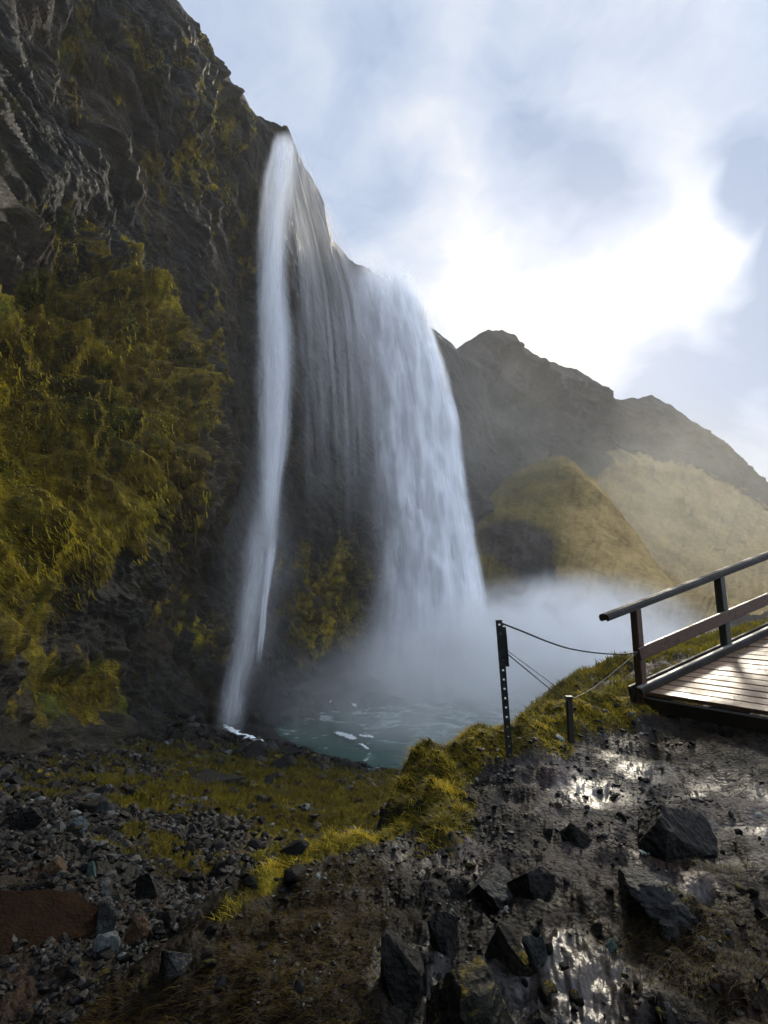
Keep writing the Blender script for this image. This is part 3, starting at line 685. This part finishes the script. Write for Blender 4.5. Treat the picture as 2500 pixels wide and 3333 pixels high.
mist(565, 650, 58, 19, 12, 9.5, .60, 'low white spray cloud drifting to the hillside foot', lo=.38, hi=.62, nscale=.2)
mist(420, 705, 48, 17, 11, 8, .14, 'thin teal grey spray hanging over the pool', lo=.35, hi=.7)
mist(500, 430, 88, 18, 9, 22, .034, 'sunlit spray hanging before the near end of the ridge', col=(1, .94, .80), lo=.3)
mist(430, 460, 72, 13, 10, 30, .014, 'faint spray veil round the falling water', lo=.3)
mist(670, 500, 108, 40, 14, 30, .050, 'warm sunlit spray drifting in front of the grassy slope', col=(1, .92, .74), lo=.25, hi=.8, nscale=.035)
mist(255, 570, 43, 5, 4, 13, .06, 'faint spray beside the slim strand of water', lo=.35)

# ------------------------------------------------------------------ haze
bm = bmesh.new(); bmesh.ops.create_cube(bm, size=1.0)
m, g = newmat('haze'); pv = g.n('ShaderNodeVolumePrincipled'); pv.inputs['Color'].default_value = (.97, .96, .95, 1); pv.inputs['Density'].default_value = .0005; pv.inputs['Anisotropy'].default_value = .45
g.n('ShaderNodeOutputMaterial', ins={'Volume': pv.outputs[0]})
hz = bm_obj('haze', bm, m, loc=(0, 0, 30)); hz.scale = (4600, 4600, 160)
tag(hz, 'pale damp air over the valley', 'haze', kind='stuff')

# ------------------------------------------------------------------ rocks
def rock_mesh(seed, dims, sub=5, cuts=14, rough=.04, tight=(.45, .85)):
    tight = (tight[0] - .08, tight[1] - .05)
    rs = np.random.RandomState(seed)
    bm = bmesh.new(); bmesh.ops.create_icosphere(bm, subdivisions=sub, radius=1.0)
    V = np.array([v.co[:] for v in bm.verts])
    for k in range(cuts):
        n = rs.normal(size=3); n /= np.linalg.norm(n); d = rs.uniform(*tight)
        s = V @ n; over = np.maximum(s - d, 0); V = V - over[:, None] * n * .97
    V += V * ((fbm(V * 3.1 + seed * 2, 5, .6, ridged=True)[:, None] - .3) * rough * .9 + fbm(V * 1.6 + seed, 4)[:, None] * rough * 1.6 + fbm(V * 5 + seed, 4, .6)[:, None] * rough * .8)
    V = V * np.array(dims) / 2
    for v, c in zip(bm.verts, V): v.co = c
    me = bpy.data.meshes.new('rock'); bm.to_mesh(me); bm.free()
    for p_ in me.polygons: p_.use_smooth = sub < 5
    return me
def add_rock(name, me, mat, loc, rot, label, cat='rock', group=None, scale=1.0):
    if not me.materials: me.materials.append(mat)
    o = bpy.data.objects.new(name, me); COL.objects.link(o)
    o.location = loc; o.rotation_euler = rot; o.scale = (scale,) * 3
    return tag(o, label, cat, group)
def hero(x0, x1, y0, y1, mat, label, seed, depth=1.0, rot=(0, 0, 0), cuts=14, rough=.085, name='rock', tight=(.45, .85), sub=5):
    """a rock whose outline fills the given rectangle of the view, standing on the ground"""
    cxp = (x0 + x1) / 2; b = hit(cxp, y1 - (y1 - y0) * .12)
    Y = b.y; s = Y / F
    wd = (x1 - x0) * s * 1.22; ht = (y1 - y0) * s * 1.6
    c = PV(cxp, (y0 + y1) / 2 + (y1 - y0) * .30, Y + .05 * wd)
    return add_rock(name, rock_mesh(seed, (wd, wd * depth, ht), sub=sub, cuts=cuts, rough=rough, tight=tight), mat, c, rot, label)
hero(459, 514, 868, 902, M_GREYROCK, 'slanting flat topped grey slab at the centre of the stony bank', 11, .8, (R(-8), R(18), R(20)), tight=(.45, .8), cuts=7)
hero(506, 566, 856, 896, M_DARKROCK, 'black rounded boulder touching the slanting grey slab', 12, .9)
hero(374, 430, 928, 988, M_DARKROCK, 'tall dark triangular boulder with a peaked top', 13, .9, (R(5), 0, R(30)), tight=(.52, .85))
hero(428, 462, 921, 952, M_DARKROCK, 'small blocky dark stone beside the triangular boulder', 14, .9, tight=(.5, .8))
hero(484, 532, 928, 966, M_MOSSROCK, 'mossy dark stone with a rounded grey front', 15, .9)
hero(434, 513, 978, 1026, M_MOSSROCK, 'large mossy boulder at the foot of the stony bank', 16, .9, (0, 0, R(40)), tight=(.62, .9))
hero(528, 553, 926, 968, M_GREYROCK, 'upright blade shaped blue grey stone', 17, .5, (0, R(-12), R(15)), tight=(.4, .75))
hero(524, 558, 1000, 1034, M_DARKROCK, 'pointed dark stone at the lower edge of the pale path', 18, .9)
hero(636, 712, 790, 858, M_DARKROCK, 'big black boulder below the footbridge', 19, .8, (0, R(-10), R(10)), tight=(.5, .85))
hero(618, 692, 880, 912, M_GREYROCK, 'wide slab with a pale flat top below the big black boulder', 20, .8, (R(-6), R(10), 0), tight=(.4, .8), cuts=7)
hero(656, 682, 912, 938, M_GREYROCK, 'small pale triangular stone under the wide slab', 21, .6, tight=(.4, .7))
hero(603, 616, 938, 951, M_TEALROCK, 'small green tinted stone at the edge of the pale path', 22, .9)
hero(71, 88, 819, 833, M_PALEROCK, 'pale blue grey angular stone on the dark scree', 23, .7, (0, 0, R(20)), tight=(.4, .75))
hero(44, 76, 858, 878, M_BROWNROCK, 'flat rusty brown stone lying in the dark scree', 24, .8, (0, R(12), 0), tight=(.4, .75))
hero(86, 98, 864, 878, M_TEALROCK, 'small teal stone right of the rusty brown stone', 25, .9)
hero(95, 112, 888, 897, M_PALEROCK, 'thin flat pale stone in the scree hollow', 26, .8, tight=(.4, .7))
hero(-130, 56, 892, 950, M_REDROCK, 'big rusty brown boulder at the left edge', 29, .8, (0, R(16), R(30)), cuts=13, rough=.11, name='boulder', tight=(.6, .88))
hero(90, 115, 906, 936, M_GREYROCK, 'rounded grey stone above a bluish stone', 28, .9)
hero(96, 115, 932, 951, M_PALEROCK, 'rounded bluish stone under the grey stone', 29, .9, cuts=5)
hero(122, 148, 922, 948, M_BROWNROCK, 'olive brown block beside the bluish stone', 30, .9)
hero(153, 196, 946, 976, M_GREYROCK, 'pinkish pale rubble block by the brown grass', 31, .8, (0, R(-20), 0), tight=(.45, .8))
hero(134, 163, 866, 902, M_DARKROCK, 'pointed jet black rock in the scree', 32, .8, tight=(.4, .8))
hero(165, 240, 770, 785, M_DARKROCK, 'long low dark rock on the mossy slope', 34, .8)
hero(262, 276, 772, 786, M_GREYROCK, 'pale leaning stone on the mossy slope by the stream', 35, .6, (0, R(25), 0), tight=(.4, .7))
hero(0, 44, 800, 830, M_DARKROCK, 'dark angular rock at the left edge above the red boulder', 36, .8, tight=(.45, .8))
hero(556, 590, 820, 842, M_DARKROCK, 'small dark stone half sunk in the wet gravel', 39, .9)

# countable loose stones: scree on the left, rubble on the near bank
protos = [(rock_mesh(100 + k, (1, .8 + .3 * (k % 3) / 2, .55 + .1 * (k % 4)), sub=3, cuts=10, rough=.05, tight=(.45, .85)), mt)
          for k, mt in enumerate([M_DARKROCK, M_GREYROCK, M_DARKROCK, M_GREYROCK, M_DARKROCK, M_MOSSROCK, M_PALEROCK, M_DARKROCK, M_BROWNROCK, M_TEALROCK])]
for me, mt in protos: me.materials.append(mt)
LOOK = ['dark', 'grey', 'black faceted', 'flat grey', 'blackish blocky', 'dark mossy', 'pale wet', 'small black', 'rusty brown', 'blue green']
def scatter(n, fn, sz, name, label, group, seed, weights=None):
    rs = np.random.RandomState(seed); k = 0; tries = 0
    while k < n and tries < n * 6:
        tries += 1
        px, py = fn(rs)
        b = hit(px, py)
        if b.y > 70: continue
        s = b.y / F * rs.uniform(*sz) * (2.0 if rs.rand() < .08 else 1)
        i = rs.choice(len(protos), p=weights)
        o = add_rock(name, protos[i][0], None, b + Vector((0, 0, s * .08)), (rs.uniform(-.5, .5), rs.uniform(-.5, .5), rs.uniform(0, 6.28)), label.replace('dark', LOOK[i], 1), 'stone', group, s)
        k += 1
wt = np.array([.26, .10, .22, .05, .18, .1, .006, .06, .02, .006]); wt /= wt.sum()
scatter(150, lambda rs: (rs.uniform(-5, 300), rs.uniform(768, 990)), (5, 16), 'scree_stone', 'dark broken stone lying loose in the scree slope', 'loose stones of the scree slope', 3, wt)
scatter(70, lambda rs: (rs.uniform(380, 775), rs.uniform(790, 1024)), (4, 13), 'bank_stone', 'dark wet stone lying loose on the gravel bank', 'loose stones of the gravel bank', 4, wt)
scatter(60, lambda rs: (rs.uniform(250, 400), rs.uniform(700, 770)), (8, 28), 'stream_stone', 'dark wet rock at the edge of the pool', 'rocks along the edge of the pool', 5, wt)

# uncountable gravel: thousands of tiny faceted pebbles
def pebbles(n, sampler, size, mat, label, seed):
    rs = np.random.RandomState(seed)
    bm = bmesh.new(); bmesh.ops.create_icosphere(bm, subdivisions=1, radius=1.0)
    B = np.array([v.co[:] for v in bm.verts]); Fc = np.array([[v.index for v in f.verts] for f in bm.faces]); bm.free()
    x, y = sampler(rs, n); z = H(x, y); n = len(x)
    s = size(rs, x, y)
    sc = s[:, None] * rs.uniform([.7, .7, .35], [1.3, 1.3, .8], (n, 3))
    a = rs.uniform(0, 6.28, n); jit = 1 + rs.uniform(-.3, .3, (n, len(B), 1))
    V = B[None] * jit * sc[:, None]
    tilt = rs.uniform(-.5, .5, n)[:, None]; V[..., 2] += V[..., 0] * tilt
    c, sn = np.cos(a)[:, None], np.sin(a)[:, None]
    X = V[..., 0] * c - V[..., 1] * sn; Yy = V[..., 0] * sn + V[..., 1] * c
    V = np.stack([X + x[:, None], Yy + y[:, None], V[..., 2] + (z + s * .2)[:, None]], -1)
    Fa = (Fc[None] + (np.arange(n) * len(B))[:, None, None]).reshape(-1, 3)
    o = mesh_np('gravel', V.reshape(-1, 3), [Fa], mat, {'tint': np.repeat(rs.rand(n) ** 2.2, len(B))}, smooth_=False)
    return tag(o, label, 'gravel', kind='stuff')
m_peb, g = newmat('gravel stones')
c = objc(g); t = g.attr('tint').outputs['Fac']
colp = g.ramp(t, [(0, (.002, .002, .002)), (.35, (.007, .007, .0065)), (.7, (.022, .020, .019)), (.9, (.06, .06, .056)), (1, (.15, .18, .17))])
finish(g, colp, g.mr(g.noise(c, 20, 3), .3, .7, .45, .8), g.bump(g.noise(c, 60, 4, .7), .5, .01), spec=.22)
m_scr = m_peb.copy(); m_scr.name = 'dark scree stones'
for nd in m_scr.node_tree.nodes:
    if nd.type == 'VALTORGB':
        for e in nd.color_ramp.elements: e.color = tuple(c_ * .55 for c_ in e.color[:3]) + (1,)
def polar(r0, r1, a0, a1, cond):
    def f(rs, n):
        r = np.exp(rs.uniform(math.log(r0), math.log(r1), n * 2)); a = np.radians(rs.uniform(a0, a1, n * 2))
        x, y = r * np.sin(a), r * np.cos(a); d = crest_dist(x, y); k = cond(x, y, d, rs)
        return x[k][:n], y[k][:n]
    return f
pebbles(15000, polar(2.0, 8, -30, 50, lambda x, y, d, rs: (d < -.12) & (rs.rand(len(x)) < .06 + 1.0 * smooth(pnoise(np.stack([x * 1.3, y * 1.3, x * 0 + 8], -1)) + .35 * np.exp(-((d + .5) / .4) ** 2), .02, .35))), lambda rs, x, y: .0018 * np.hypot(x, y) * (.5 + rs.rand(len(x)) ** 5 * 3.2), m_peb, 'wet gravel covering the near bank', 41)
pebbles(34000, polar(2.6, 34, -50, 12, lambda x, y, d, rs: (d > .25) & (gsum(x, y, MOSSP) < .28 + .7 * rs.rand(len(x)) ** 3)), lambda rs, x, y: .0028 * np.hypot(x, y) * (.5 + rs.rand(len(x)) ** 5 * 3.4), m_scr, 'broken dark rubble covering the scree slope', 42)

# ------------------------------------------------------------------ grass and moss
def blades(name, base, hgt, wid, lean, mat, label, cat, seed, droop=None, tint=None):
    """one curved blade per base point (n,3): two quads and a tip; lean (n,3) is the sideways offset of its tip"""
    rs = np.random.RandomState(seed); n = len(base)
    a = rs.uniform(0, 6.28, n); sd = np.stack([np.cos(a), np.sin(a), 0 * a], -1) * wid[:, None] * .5
    up = np.stack([0 * hgt, 0 * hgt, hgt], -1)
    p0, p1, p2, p3 = base, base + up * .4 + lean * .15, base + up * .78 + lean * .5, base + up + lean
    V = np.stack([p0 - sd, p0 + sd, p1 - sd * .9, p1 + sd * .9, p2 - sd * .55, p2 + sd * .55, p3], 1)
    i = (np.arange(n) * 7)[:, None]
    q = np.concatenate([i + [0, 1, 3, 2], i + [2, 3, 5, 4]]); t3 = i + [4, 5, 6]
    tn = tint if tint is not None else rs.rand(n)
    return tag(mesh_np(name, V.reshape(-1, 3), [q, t3], mat, {'tint': np.repeat(tn, 7)}, smooth_=True), label, cat, kind='stuff')
rs = np.random.RandomState(50)
def pick(n, samp, wfun, seed):
    rs = np.random.RandomState(seed); x, y = samp(rs, n)
    _, mo, _, br, d = ground_parts(x, y); p = wfun(x, y, mo, br, d); k = rs.rand(len(x)) < p
    return x[k], y[k], mo[k], d[k]
# turf along the crest of the near bank
x, y, mo, d = pick(230000, polar(2.2, 11, -32, 46, lambda x, y, d, rs: (d > -.9) & (d < .7)), lambda x, y, mo, br, d: smooth(mo + .35 * pnoise(np.stack([x * 4, y * 4, x * 0], -1)), .35, .8) * (x > -1.3), 51)
z = H(x, y); rr = np.hypot(x, y); n = len(x)
clump = pnoise(np.stack([x * 5, y * 5, x * 0 + 3], -1)); hh = (.010 + .020 * rs.rand(n) + .018 * np.clip(clump * 2, 0, 1)) * (1 + .1 * rr)
ln = rs.normal(size=(n, 3)) * .028; ln[:, 2] = -.01; ln[:, 0] -= .015; ln[:, 1] += .01
blades('grass', np.stack([x, y, z - .005], -1), hh, .0016 * rr * (.6 + .5 * rs.rand(n)), ln * (1 + .1 * rr)[:, None], M_BLADE, 'golden green turf along the edge of the near bank', 'grass', 52,
       tint=np.clip(.52 + clump * .9 + .8 * pnoise(np.stack([x * 2, y * 2, x * 0 + 13], -1)) + rs.normal(size=n) * .26, 0, 1))
# mossy turf on the slope and on the bank behind the bridge
x, y, mo, d = pick(330000, polar(3.5, 48, -48, 50, lambda x, y, d, rs: (d > .3)), lambda x, y, mo, br, d: smooth(mo + .16 + 1.1 * fbm(np.stack([x * .9, y * .9, x * 0 + 2], -1), 4, .6), .45, .8), 53)
z = H(x, y); rr = np.hypot(x, y); n = len(x)
clump = pnoise(np.stack([x * 1.2, y * 1.2, x * 0 + 3], -1)); hh = rr * (.004 + .007 * rs.rand(n))
ln = rs.normal(size=(n, 3)) * .006 * rr[:, None]; ln[:, 2] = -.1 * hh
blades('moss', np.stack([x, y, z - .01], -1), hh, .0018 * rr * (.6 + .6 * rs.rand(n)), ln, M_BLADE, 'yellow green moss and grass growing in patches on the scree', 'moss', 54,
       tint=np.clip(.16 + clump * .55 + rs.normal(size=n) * .12 + .25 * (x > 3) - .06, 0, 1))
# dead brown grass on the near slope
x, y, mo, d = pick(60000, polar(1.9, 4.2, -32, 46, lambda x, y, d, rs: (d < .25)), lambda x, y, mo, br, d: smooth(br, .3, .8) * .8, 55)
z = H(x, y); rr = np.hypot(x, y); n = len(x)
ln = rs.normal(size=(n, 3)) * .02; ln[:, 0] -= .05; ln[:, 1] -= .04; ln[:, 2] = -.02
blades('grass', np.stack([x, y, z - .005], -1), .02 + .03 * rs.rand(n), .0032 * (.6 + .6 * rs.rand(n)), ln, M_BLADEDRY, 'matted brown dead grass on the near slope', 'grass', 56)
# hanging moss on the cliff
ii = RS.randint(0, len(U) - 1, 230000); jj = RS.randint(4, NVr - 1, 230000)
cmn = cm[ii, jj] - .12 + 1.5 * fbm(Gd[ii, jj] * np.array([.4, .4, .28]), 5, .6)
keep = (RS.rand(len(ii)) < smooth(cmn, .42, .85)) & (PX[ii, jj] > -160) & (PX[ii, jj] < 225)
ii, jj = ii[keep], jj[keep]; base = Gd[ii, jj] + (N[ii, jj]) * .05; n = len(ii); dd = dist[ii, jj]
print('hanging blades', n)
hh = -(.07 + .20 * RS.rand(n) ** 2 + .40 * (RS.rand(n) < .03)) * np.clip(dd / 20, .6, 1.6)
ln = N[ii, jj] * (.10 + .12 * RS.rand(n))[:, None] + RS.normal(size=(n, 3)) * .05
cl = fbm(base * .35 + 4, 3)
blades('moss', base + N[ii, jj] * .0, hh, .0017 * dd * (.6 + .7 * RS.rand(n)), ln, M_HANG, 'golden moss hanging in wet curtains from the cliff', 'moss', 57, tint=np.clip(.40 + cl * .95 + RS.normal(size=n) * .16, 0, 1))

# ------------------------------------------------------------------ foam on the stream
m_foam, g = newmat('foam'); c = objc(g)
sp = g.n('ShaderNodeSeparateXYZ', ins={0: g.n('ShaderNodeTexCoord').outputs['UV']})
ed = g.m('MULTIPLY', g.mr(g.m('ABSOLUTE', sp.outputs[1]), 1, .1, smooth=True), g.m('MULTIPLY', g.mr(sp.outputs[0], 0, .2), g.mr(sp.outputs[0], 1, .8)))
fa = g.mr(g.m('ADD', ed, g.m('MULTIPLY', g.m('SUBTRACT', g.noise(g.map(c, sc=(1, .5, 1)), 1.6, 8, .8), .5), 2.4)), .45, .75)
fb = g.n('ShaderNodeBsdfDiffuse', ins={'Color': (.75, .80, .80, 1), 'Normal': g.bump(g.noise(c, 4, 6, .7), .8, .15)})
fm = g.n('ShaderNodeMixShader', ins={0: fa, 1: g.n('ShaderNodeBsdfTransparent').outputs[0], 2: fb.outputs[0]})
g.n('ShaderNodeOutputMaterial', ins={'Surface': fm.outputs[0]})
def foam(poly, wpx, label, seed):
    pts = [hit(*q) for q in poly]
    pts = [p if p.z > WATER_Z - .05 else Vector(P(q[0], q[1], WATER_Z / ratio(q[1])).tolist()) for p, q in zip(pts, poly)]
    A = np.array([p[:] for p in pts]); t = np.linspace(0, 1, 60); C_ = catmull(np.linspace(0, 1, len(A)), A, t)
    wd = np.interp(t, np.linspace(0, 1, len(wpx)), wpx) * A[:, 1].mean() / F
    dv = np.gradient(C_, axis=0)[:, :2]; nv = np.stack([-dv[:, 1], dv[:, 0]], -1); nv /= np.linalg.norm(nv, axis=1)[:, None] + 1e-9
    s = np.linspace(-1, 1, 14)
    G = np.zeros((60, 14, 3))
    nz = fbm(np.stack([t * 9 + seed, t * 0, t * 0], -1), 4)
    for k, q in enumerate(s):
        ww = wd * (1 + .8 * fbm(np.stack([t * 14 + seed, t * 0 + (q > 0) * 9, t * 0], -1), 4))
        G[:, k, :2] = C_[:, :2] + nv * (q * ww * (1.0 if True else 1))[:, None] * np.array([1, 1.8]); G[:, k, 2] = C_[:, 2] + .14 * (1 - q * q) + .06 + .07 * nz
    G[..., 2] += fbm(G * 2.5, 3) * .12
    return tag(mesh_np('foam', G.reshape(-1, 3), [grid_faces(60, 14)], m_foam, uv=np.stack(np.broadcast_arrays(t[:, None], s[None]), -1).reshape(-1, 2)), label, 'foam', kind='stuff')
foam([(221, 727), (232, 733), (246, 739), (258, 745), (268, 750)], [3, 5, 7, 6, 4, 5, 1], 'white water tumbling over stones below the slim strand', 1)
foam([(331, 733), (343, 736), (352, 740), (358, 742)], [2, 6, 8, 6, 2], 'longest white foam streak on the pool shore', 2)
foam([(356, 736), (366, 738), (376, 739)], [2, 5, 5, 2], 'short white foam streak right of the longest one', 3)
foam([(357, 745), (364, 748), (370, 752)], [1, 3, 3, 1], 'small slanting foam streak nearest the shore', 4)
foam([(326, 706), (338, 703), (352, 706), (360, 708)], [3, 8, 12, 8, 3], 'white foam patch farther out on the pool', 6)

# ------------------------------------------------------------------ footbridge
M_RAIL = wood_material('dark grey weathered rail', (.014, .013, .012), (.055, .052, .048), .62, gl=.25)
M_POST = wood_material('brown post wood', (.035, .018, .010), (.10, .055, .032), .5, (12, 12, 1))
M_POSTD = wood_material('dark green grey post wood', (.016, .022, .020), (.05, .065, .058), .45, (12, 12, 1))
M_MID = wood_material('wet brown board', (.030, .014, .007), (.10, .050, .026), .38)
M_DECK = wood_material('wet deck planks', (.11, .065, .036), (.42, .27, .165), .34, (10, 1, 10), .8, vary=.35)
M_BEAM = wood_material('dark timber', (.006, .005, .004), (.02, .016, .012), .7)
M_STRIP = wood_material('silvery kerb timber', (.08, .08, .075), (.24, .235, .22), .5)
O = PV(642, 693, 6.3); O2 = PV(727, 653, 6.8)
Av = (O2 - O); step = Av.length; Ad = Av.normalized(); Ah = Vector((Ad.x, Ad.y, 0)).normalized(); Bd = Vector((.50, -.865, 0)).normalized()
UP = Vector((0, 0, 1)); Nd = Bd.cross(Ad) * -1
if Nd.z < 0: Nd = -Nd
root = bpy.data.objects.new('footbridge', None); COL.objects.link(root); root.location = O
tag(root, 'wet wooden footbridge ramp with a dark handrail above the grassy edge', 'footbridge')
def part(name, bm, mat, parent=root, smooth_=False):
    o = bm_obj(name, bm, mat, None, smooth_); 
    o.data.transform(Matrix.Translation(-O)); o.parent = parent
    return o
LEN = 6.0; WID = 1.75
# planks
bm = bmesh.new(); pw_ = .145
k = 0; s = .0
while s < LEN:
    a = O + Ad * (s + pw_ / 2) + Nd * random.uniform(-.004, .004)
    bbox_beam(bm, a + Bd * (-.02 + random.uniform(-.01, .01)), a + Bd * (WID + random.uniform(-.012, .012)), pw_ - .022, .045, Nd, .004)
    s += pw_
deck = part('deck', bm, M_DECK)
bm = bmesh.new()
for q in (.06, WID * .5, WID - .06): bbox_beam(bm, O + Bd * q - Nd * .105 + Ad * -.0, O + Bd * q - Nd * .105 + Ad * LEN, .09, .15, Nd, .005)
bbox_beam(bm, O - Nd * .105 + Bd * .0 - Ad * .035, O - Nd * .105 + Bd * WID - Ad * .035, .05, .15, Nd, .005)
part('frame', bm, M_BEAM)
bm = bmesh.new()
for sft in (.2, 1.0, 2.2, 3.6):
    for q in (.12, WID - .12):
        a = O + Ad * sft + Bd * q - Nd * .18; bbox_beam(bm, a, a - UP * (1.0 + .3 * sft), .13, .13, Ah, .01)
part('footing', bm, M_BEAM)
bm = bmesh.new(); bbox_beam(bm, O + Nd * .06 + Bd * .07 - Ad * .10, O + Nd * .06 + Bd * .07 + Ad * LEN, .05, .07, Nd, .008); part('kerb_board', bm, M_BEAM)  # dark timber puts the kerb's shaded inner side into the colour
bm = bmesh.new(); bbox_beam(bm, O + Nd * .106 + Bd * .06 - Ad * .11, O + Nd * .106 + Bd * .06 + Ad * LEN, .05, .018, Nd, .004); part('kerb_strip', bm, M_STRIP)
bm = bmesh.new(); bbox_beam(bm, O + Nd * .0 + Bd * -.07 - Ad * .1, O + Nd * .0 + Bd * -.07 + Ad * LEN, .04, .20, Nd, .006); part('fascia_board', bm, M_BEAM)
HP = .96
for k in range(5):
    b = O + Ad * step * k + Bd * -.0 - UP * (.12 if k else .45)
    bm = bmesh.new(); bbox_beam(bm, b, O + Ad * step * k + UP * HP, .105, .085, Ah, .008)
    part('post', bm, M_POST if k == 0 else M_POSTD)
bm = bmesh.new()
# rounded handrail with a shallow groove under it
prof = [(-.065, -.03), (-.065, .015), (-.045, .04), (0, .05), (.045, .04), (.065, .015), (.065, -.03), (.035, -.045), (.028, -.03), (-.028, -.03), (-.035, -.045)]
h0 = O - Ad * .50 + UP * (HP + .035); h1 = O + Ad * LEN + UP * (HP + .035); ra = []
for p_ in (h0, h1): ra.append([bm.verts.new(p_ + Bd * a + Nd * b) for a, b in prof])
for i in range(len(prof)): bm.faces.new((ra[0][i], ra[0][(i + 1) % len(prof)], ra[1][(i + 1) % len(prof)], ra[1][i]))
bm.faces.new(ra[0]); bm.faces.new(ra[1][::-1]); bmesh.ops.recalc_face_normals(bm, faces=bm.faces)
part('handrail', bm, M_RAIL)
bm = bmesh.new(); bbox_beam(bm, O + UP * .47 - Ad * .10 + Bd * .075, O + UP * .47 + Ad * LEN + Bd * .075, .045, .145, Nd, .008); part('mid_rail', bm, M_MID)

# ------------------------------------------------------------------ perforated post, short post and cables
m_met, g = newmat('dark galvanised steel'); c = objc(g)
finish(g, g.ramp(g.noise(c, 25, 5, .7), [(.3, (.018, .022, .022)), (.7, (.06, .065, .062))]), .42, g.bump(g.noise(c, 60, 4), .2, .004), metal=.6)
m_cab, g = newmat('steel cable'); finish(g, (.022, .022, .022), .45, metal=.5)
b0 = hit(510, 760); Yp = b0.y
top = PV(499, 620, Yp - .05)
L_ = (top - b0).length; pd = (top - b0).normalized()
rootp = bpy.data.objects.new('perforated_post', None); COL.objects.link(rootp); rootp.location = b0
tag(rootp, 'tall perforated dark steel stake leaning at the grassy drop', 'post')
sx = pd.cross(Vector((0, 1, 0))).normalized(); sx = -sx if sx.x < 0 else sx
sy = pd.cross(sx).normalized()
def local(v): return v - b0
def perf(bm, s0, s1, wd, pitch, hole, th, xoff=0.0, yoff=0.0):
    n = max(1, int((s1 - s0) / pitch)); pt = (s1 - s0) / n
    def ring(c, hw, hh, y): return [c + sx * (a * hw + xoff) + pd * (b * hh) + sy * (y + yoff) for a, b in ((-1, -1), (1, -1), (1, 1), (-1, 1))]
    for k in range(n):
        c = pd * (s0 + pt * (k + .5))
        o_f, i_f, o_b, i_b = [[bm.verts.new(p) for p in ring(c, hw, hh, y)] for hw, hh, y in ((wd / 2, pt / 2, -th), (hole, hole, -th), (wd / 2, pt / 2, 0), (hole, hole, 0))]
        for a in range(4):
            b = (a + 1) % 4
            bm.faces.new((o_f[a], o_f[b], i_f[b], i_f[a])); bm.faces.new((o_b[b], o_b[a], i_b[a], i_b[b])); bm.faces.new((i_f[a], i_f[b], i_b[b], i_b[a]))
            if a in (1, 3) or (a == 0 and k == 0) or (a == 2 and k == n - 1): bm.faces.new((o_f[b], o_f[a], o_b[a], o_b[b]))
bm = bmesh.new(); perf(bm, -.25, L_, .052, .078, .0085, .005)
bbox_beam(bm, pd * -.25 + sx * -.024 + sy * .012, pd * L_ + sx * -.024 + sy * .012, .024, .005, sx, 0)
bmesh.ops.recalc_face_normals(bm, faces=bm.faces)
bm_obj('stake', bm, m_met, rootp)
bm = bmesh.new(); perf(bm, L_ - .40, L_ - .06, .082, .1, .008, .006, .012, -.008)
bbox_beam(bm, pd * (L_ - .40) + sx * .05 - sy * .008, pd * (L_ - .12) + sx * .05 - sy * .008, .03, .006, sx, 0)
bmesh.ops.recalc_face_normals(bm, faces=bm.faces)
bm_obj('splice_plate', bm, m_met, rootp)
bm = bmesh.new()
for q in (.04, .16, .30): bmesh.ops.create_cone(bm, cap_ends=True, segments=6, radius1=.013, radius2=.013, depth=.03, matrix=Matrix.Translation(pd * (L_ - q) + sy * -.012 + sx * .02) @ Matrix.Rotation(R(90), 4, 'X'))
bm_obj('bolt', bm, m_met, rootp)
# short stub post
sb = hit(571, 742, 3.5); st = PV(569, 698, sb.y)
rs_ = bpy.data.objects.new('short_post', None); COL.objects.link(rs_); rs_.location = sb
tag(rs_, 'short dark stub post in the turf between stake and footbridge', 'post')
bm = bmesh.new(); bbox_beam(bm, Vector((0, 0, -.2)), st - sb, .055, .05, Vector((0, 1, 0)), .006)
bm_obj('shaft', bm, M_BEAM, rs_)
bm = bmesh.new(); bbox_beam(bm, st - sb, st - sb + Vector((0, 0, .018)), .07, .066, Vector((0, 1, 0)), .005); bm_obj('cap', bm, m_met, rs_)
def cable(pts, r, label, name='cable'):
    A = np.array([p[:] for p in pts]); t = np.linspace(0, 1, 40); C_ = catmull(np.linspace(0, 1, len(A)), A, t)
    bm = bmesh.new(); tube(bm, [Vector(c) for c in C_], r, 6)
    return tag(bm_obj(name, bm, m_cab, None, True), label, 'cable')
y0, y1 = Yp - .06, 6.2
def lerpY(px): return y0 + (y1 - y0) * (px - 502) / (638 - 502)
cable([PV(px, py, lerpY(px)) for px, py in [(501, 623), (524, 632), (546, 641), (567, 648), (589, 652), (610, 654), (627, 654), (639, 651)]], .0085, 'sagging upper cable from the stake top to the first bridge post')
cable([PV(505, 652, y0), PV(527, 670, y0 + .15), PV(549, 688, sb.y - .05), PV(568, 701, sb.y - .04)], .005, 'thin lower cable from the stake down to the stub post')
cable([PV(505, 649, y0), PV(528, 666, y0 + .2), PV(552, 684, sb.y + .05), PV(570, 700, sb.y + .04)], .003, 'second finer cable slanting down beside the lower cable')
cable([PV(570, 700, sb.y), PV(592, 689, 5.6), PV(615, 671, 5.9), PV(638, 652, 6.2)], .004, 'thin cable rising from the stub post to the bridge')
print('done')
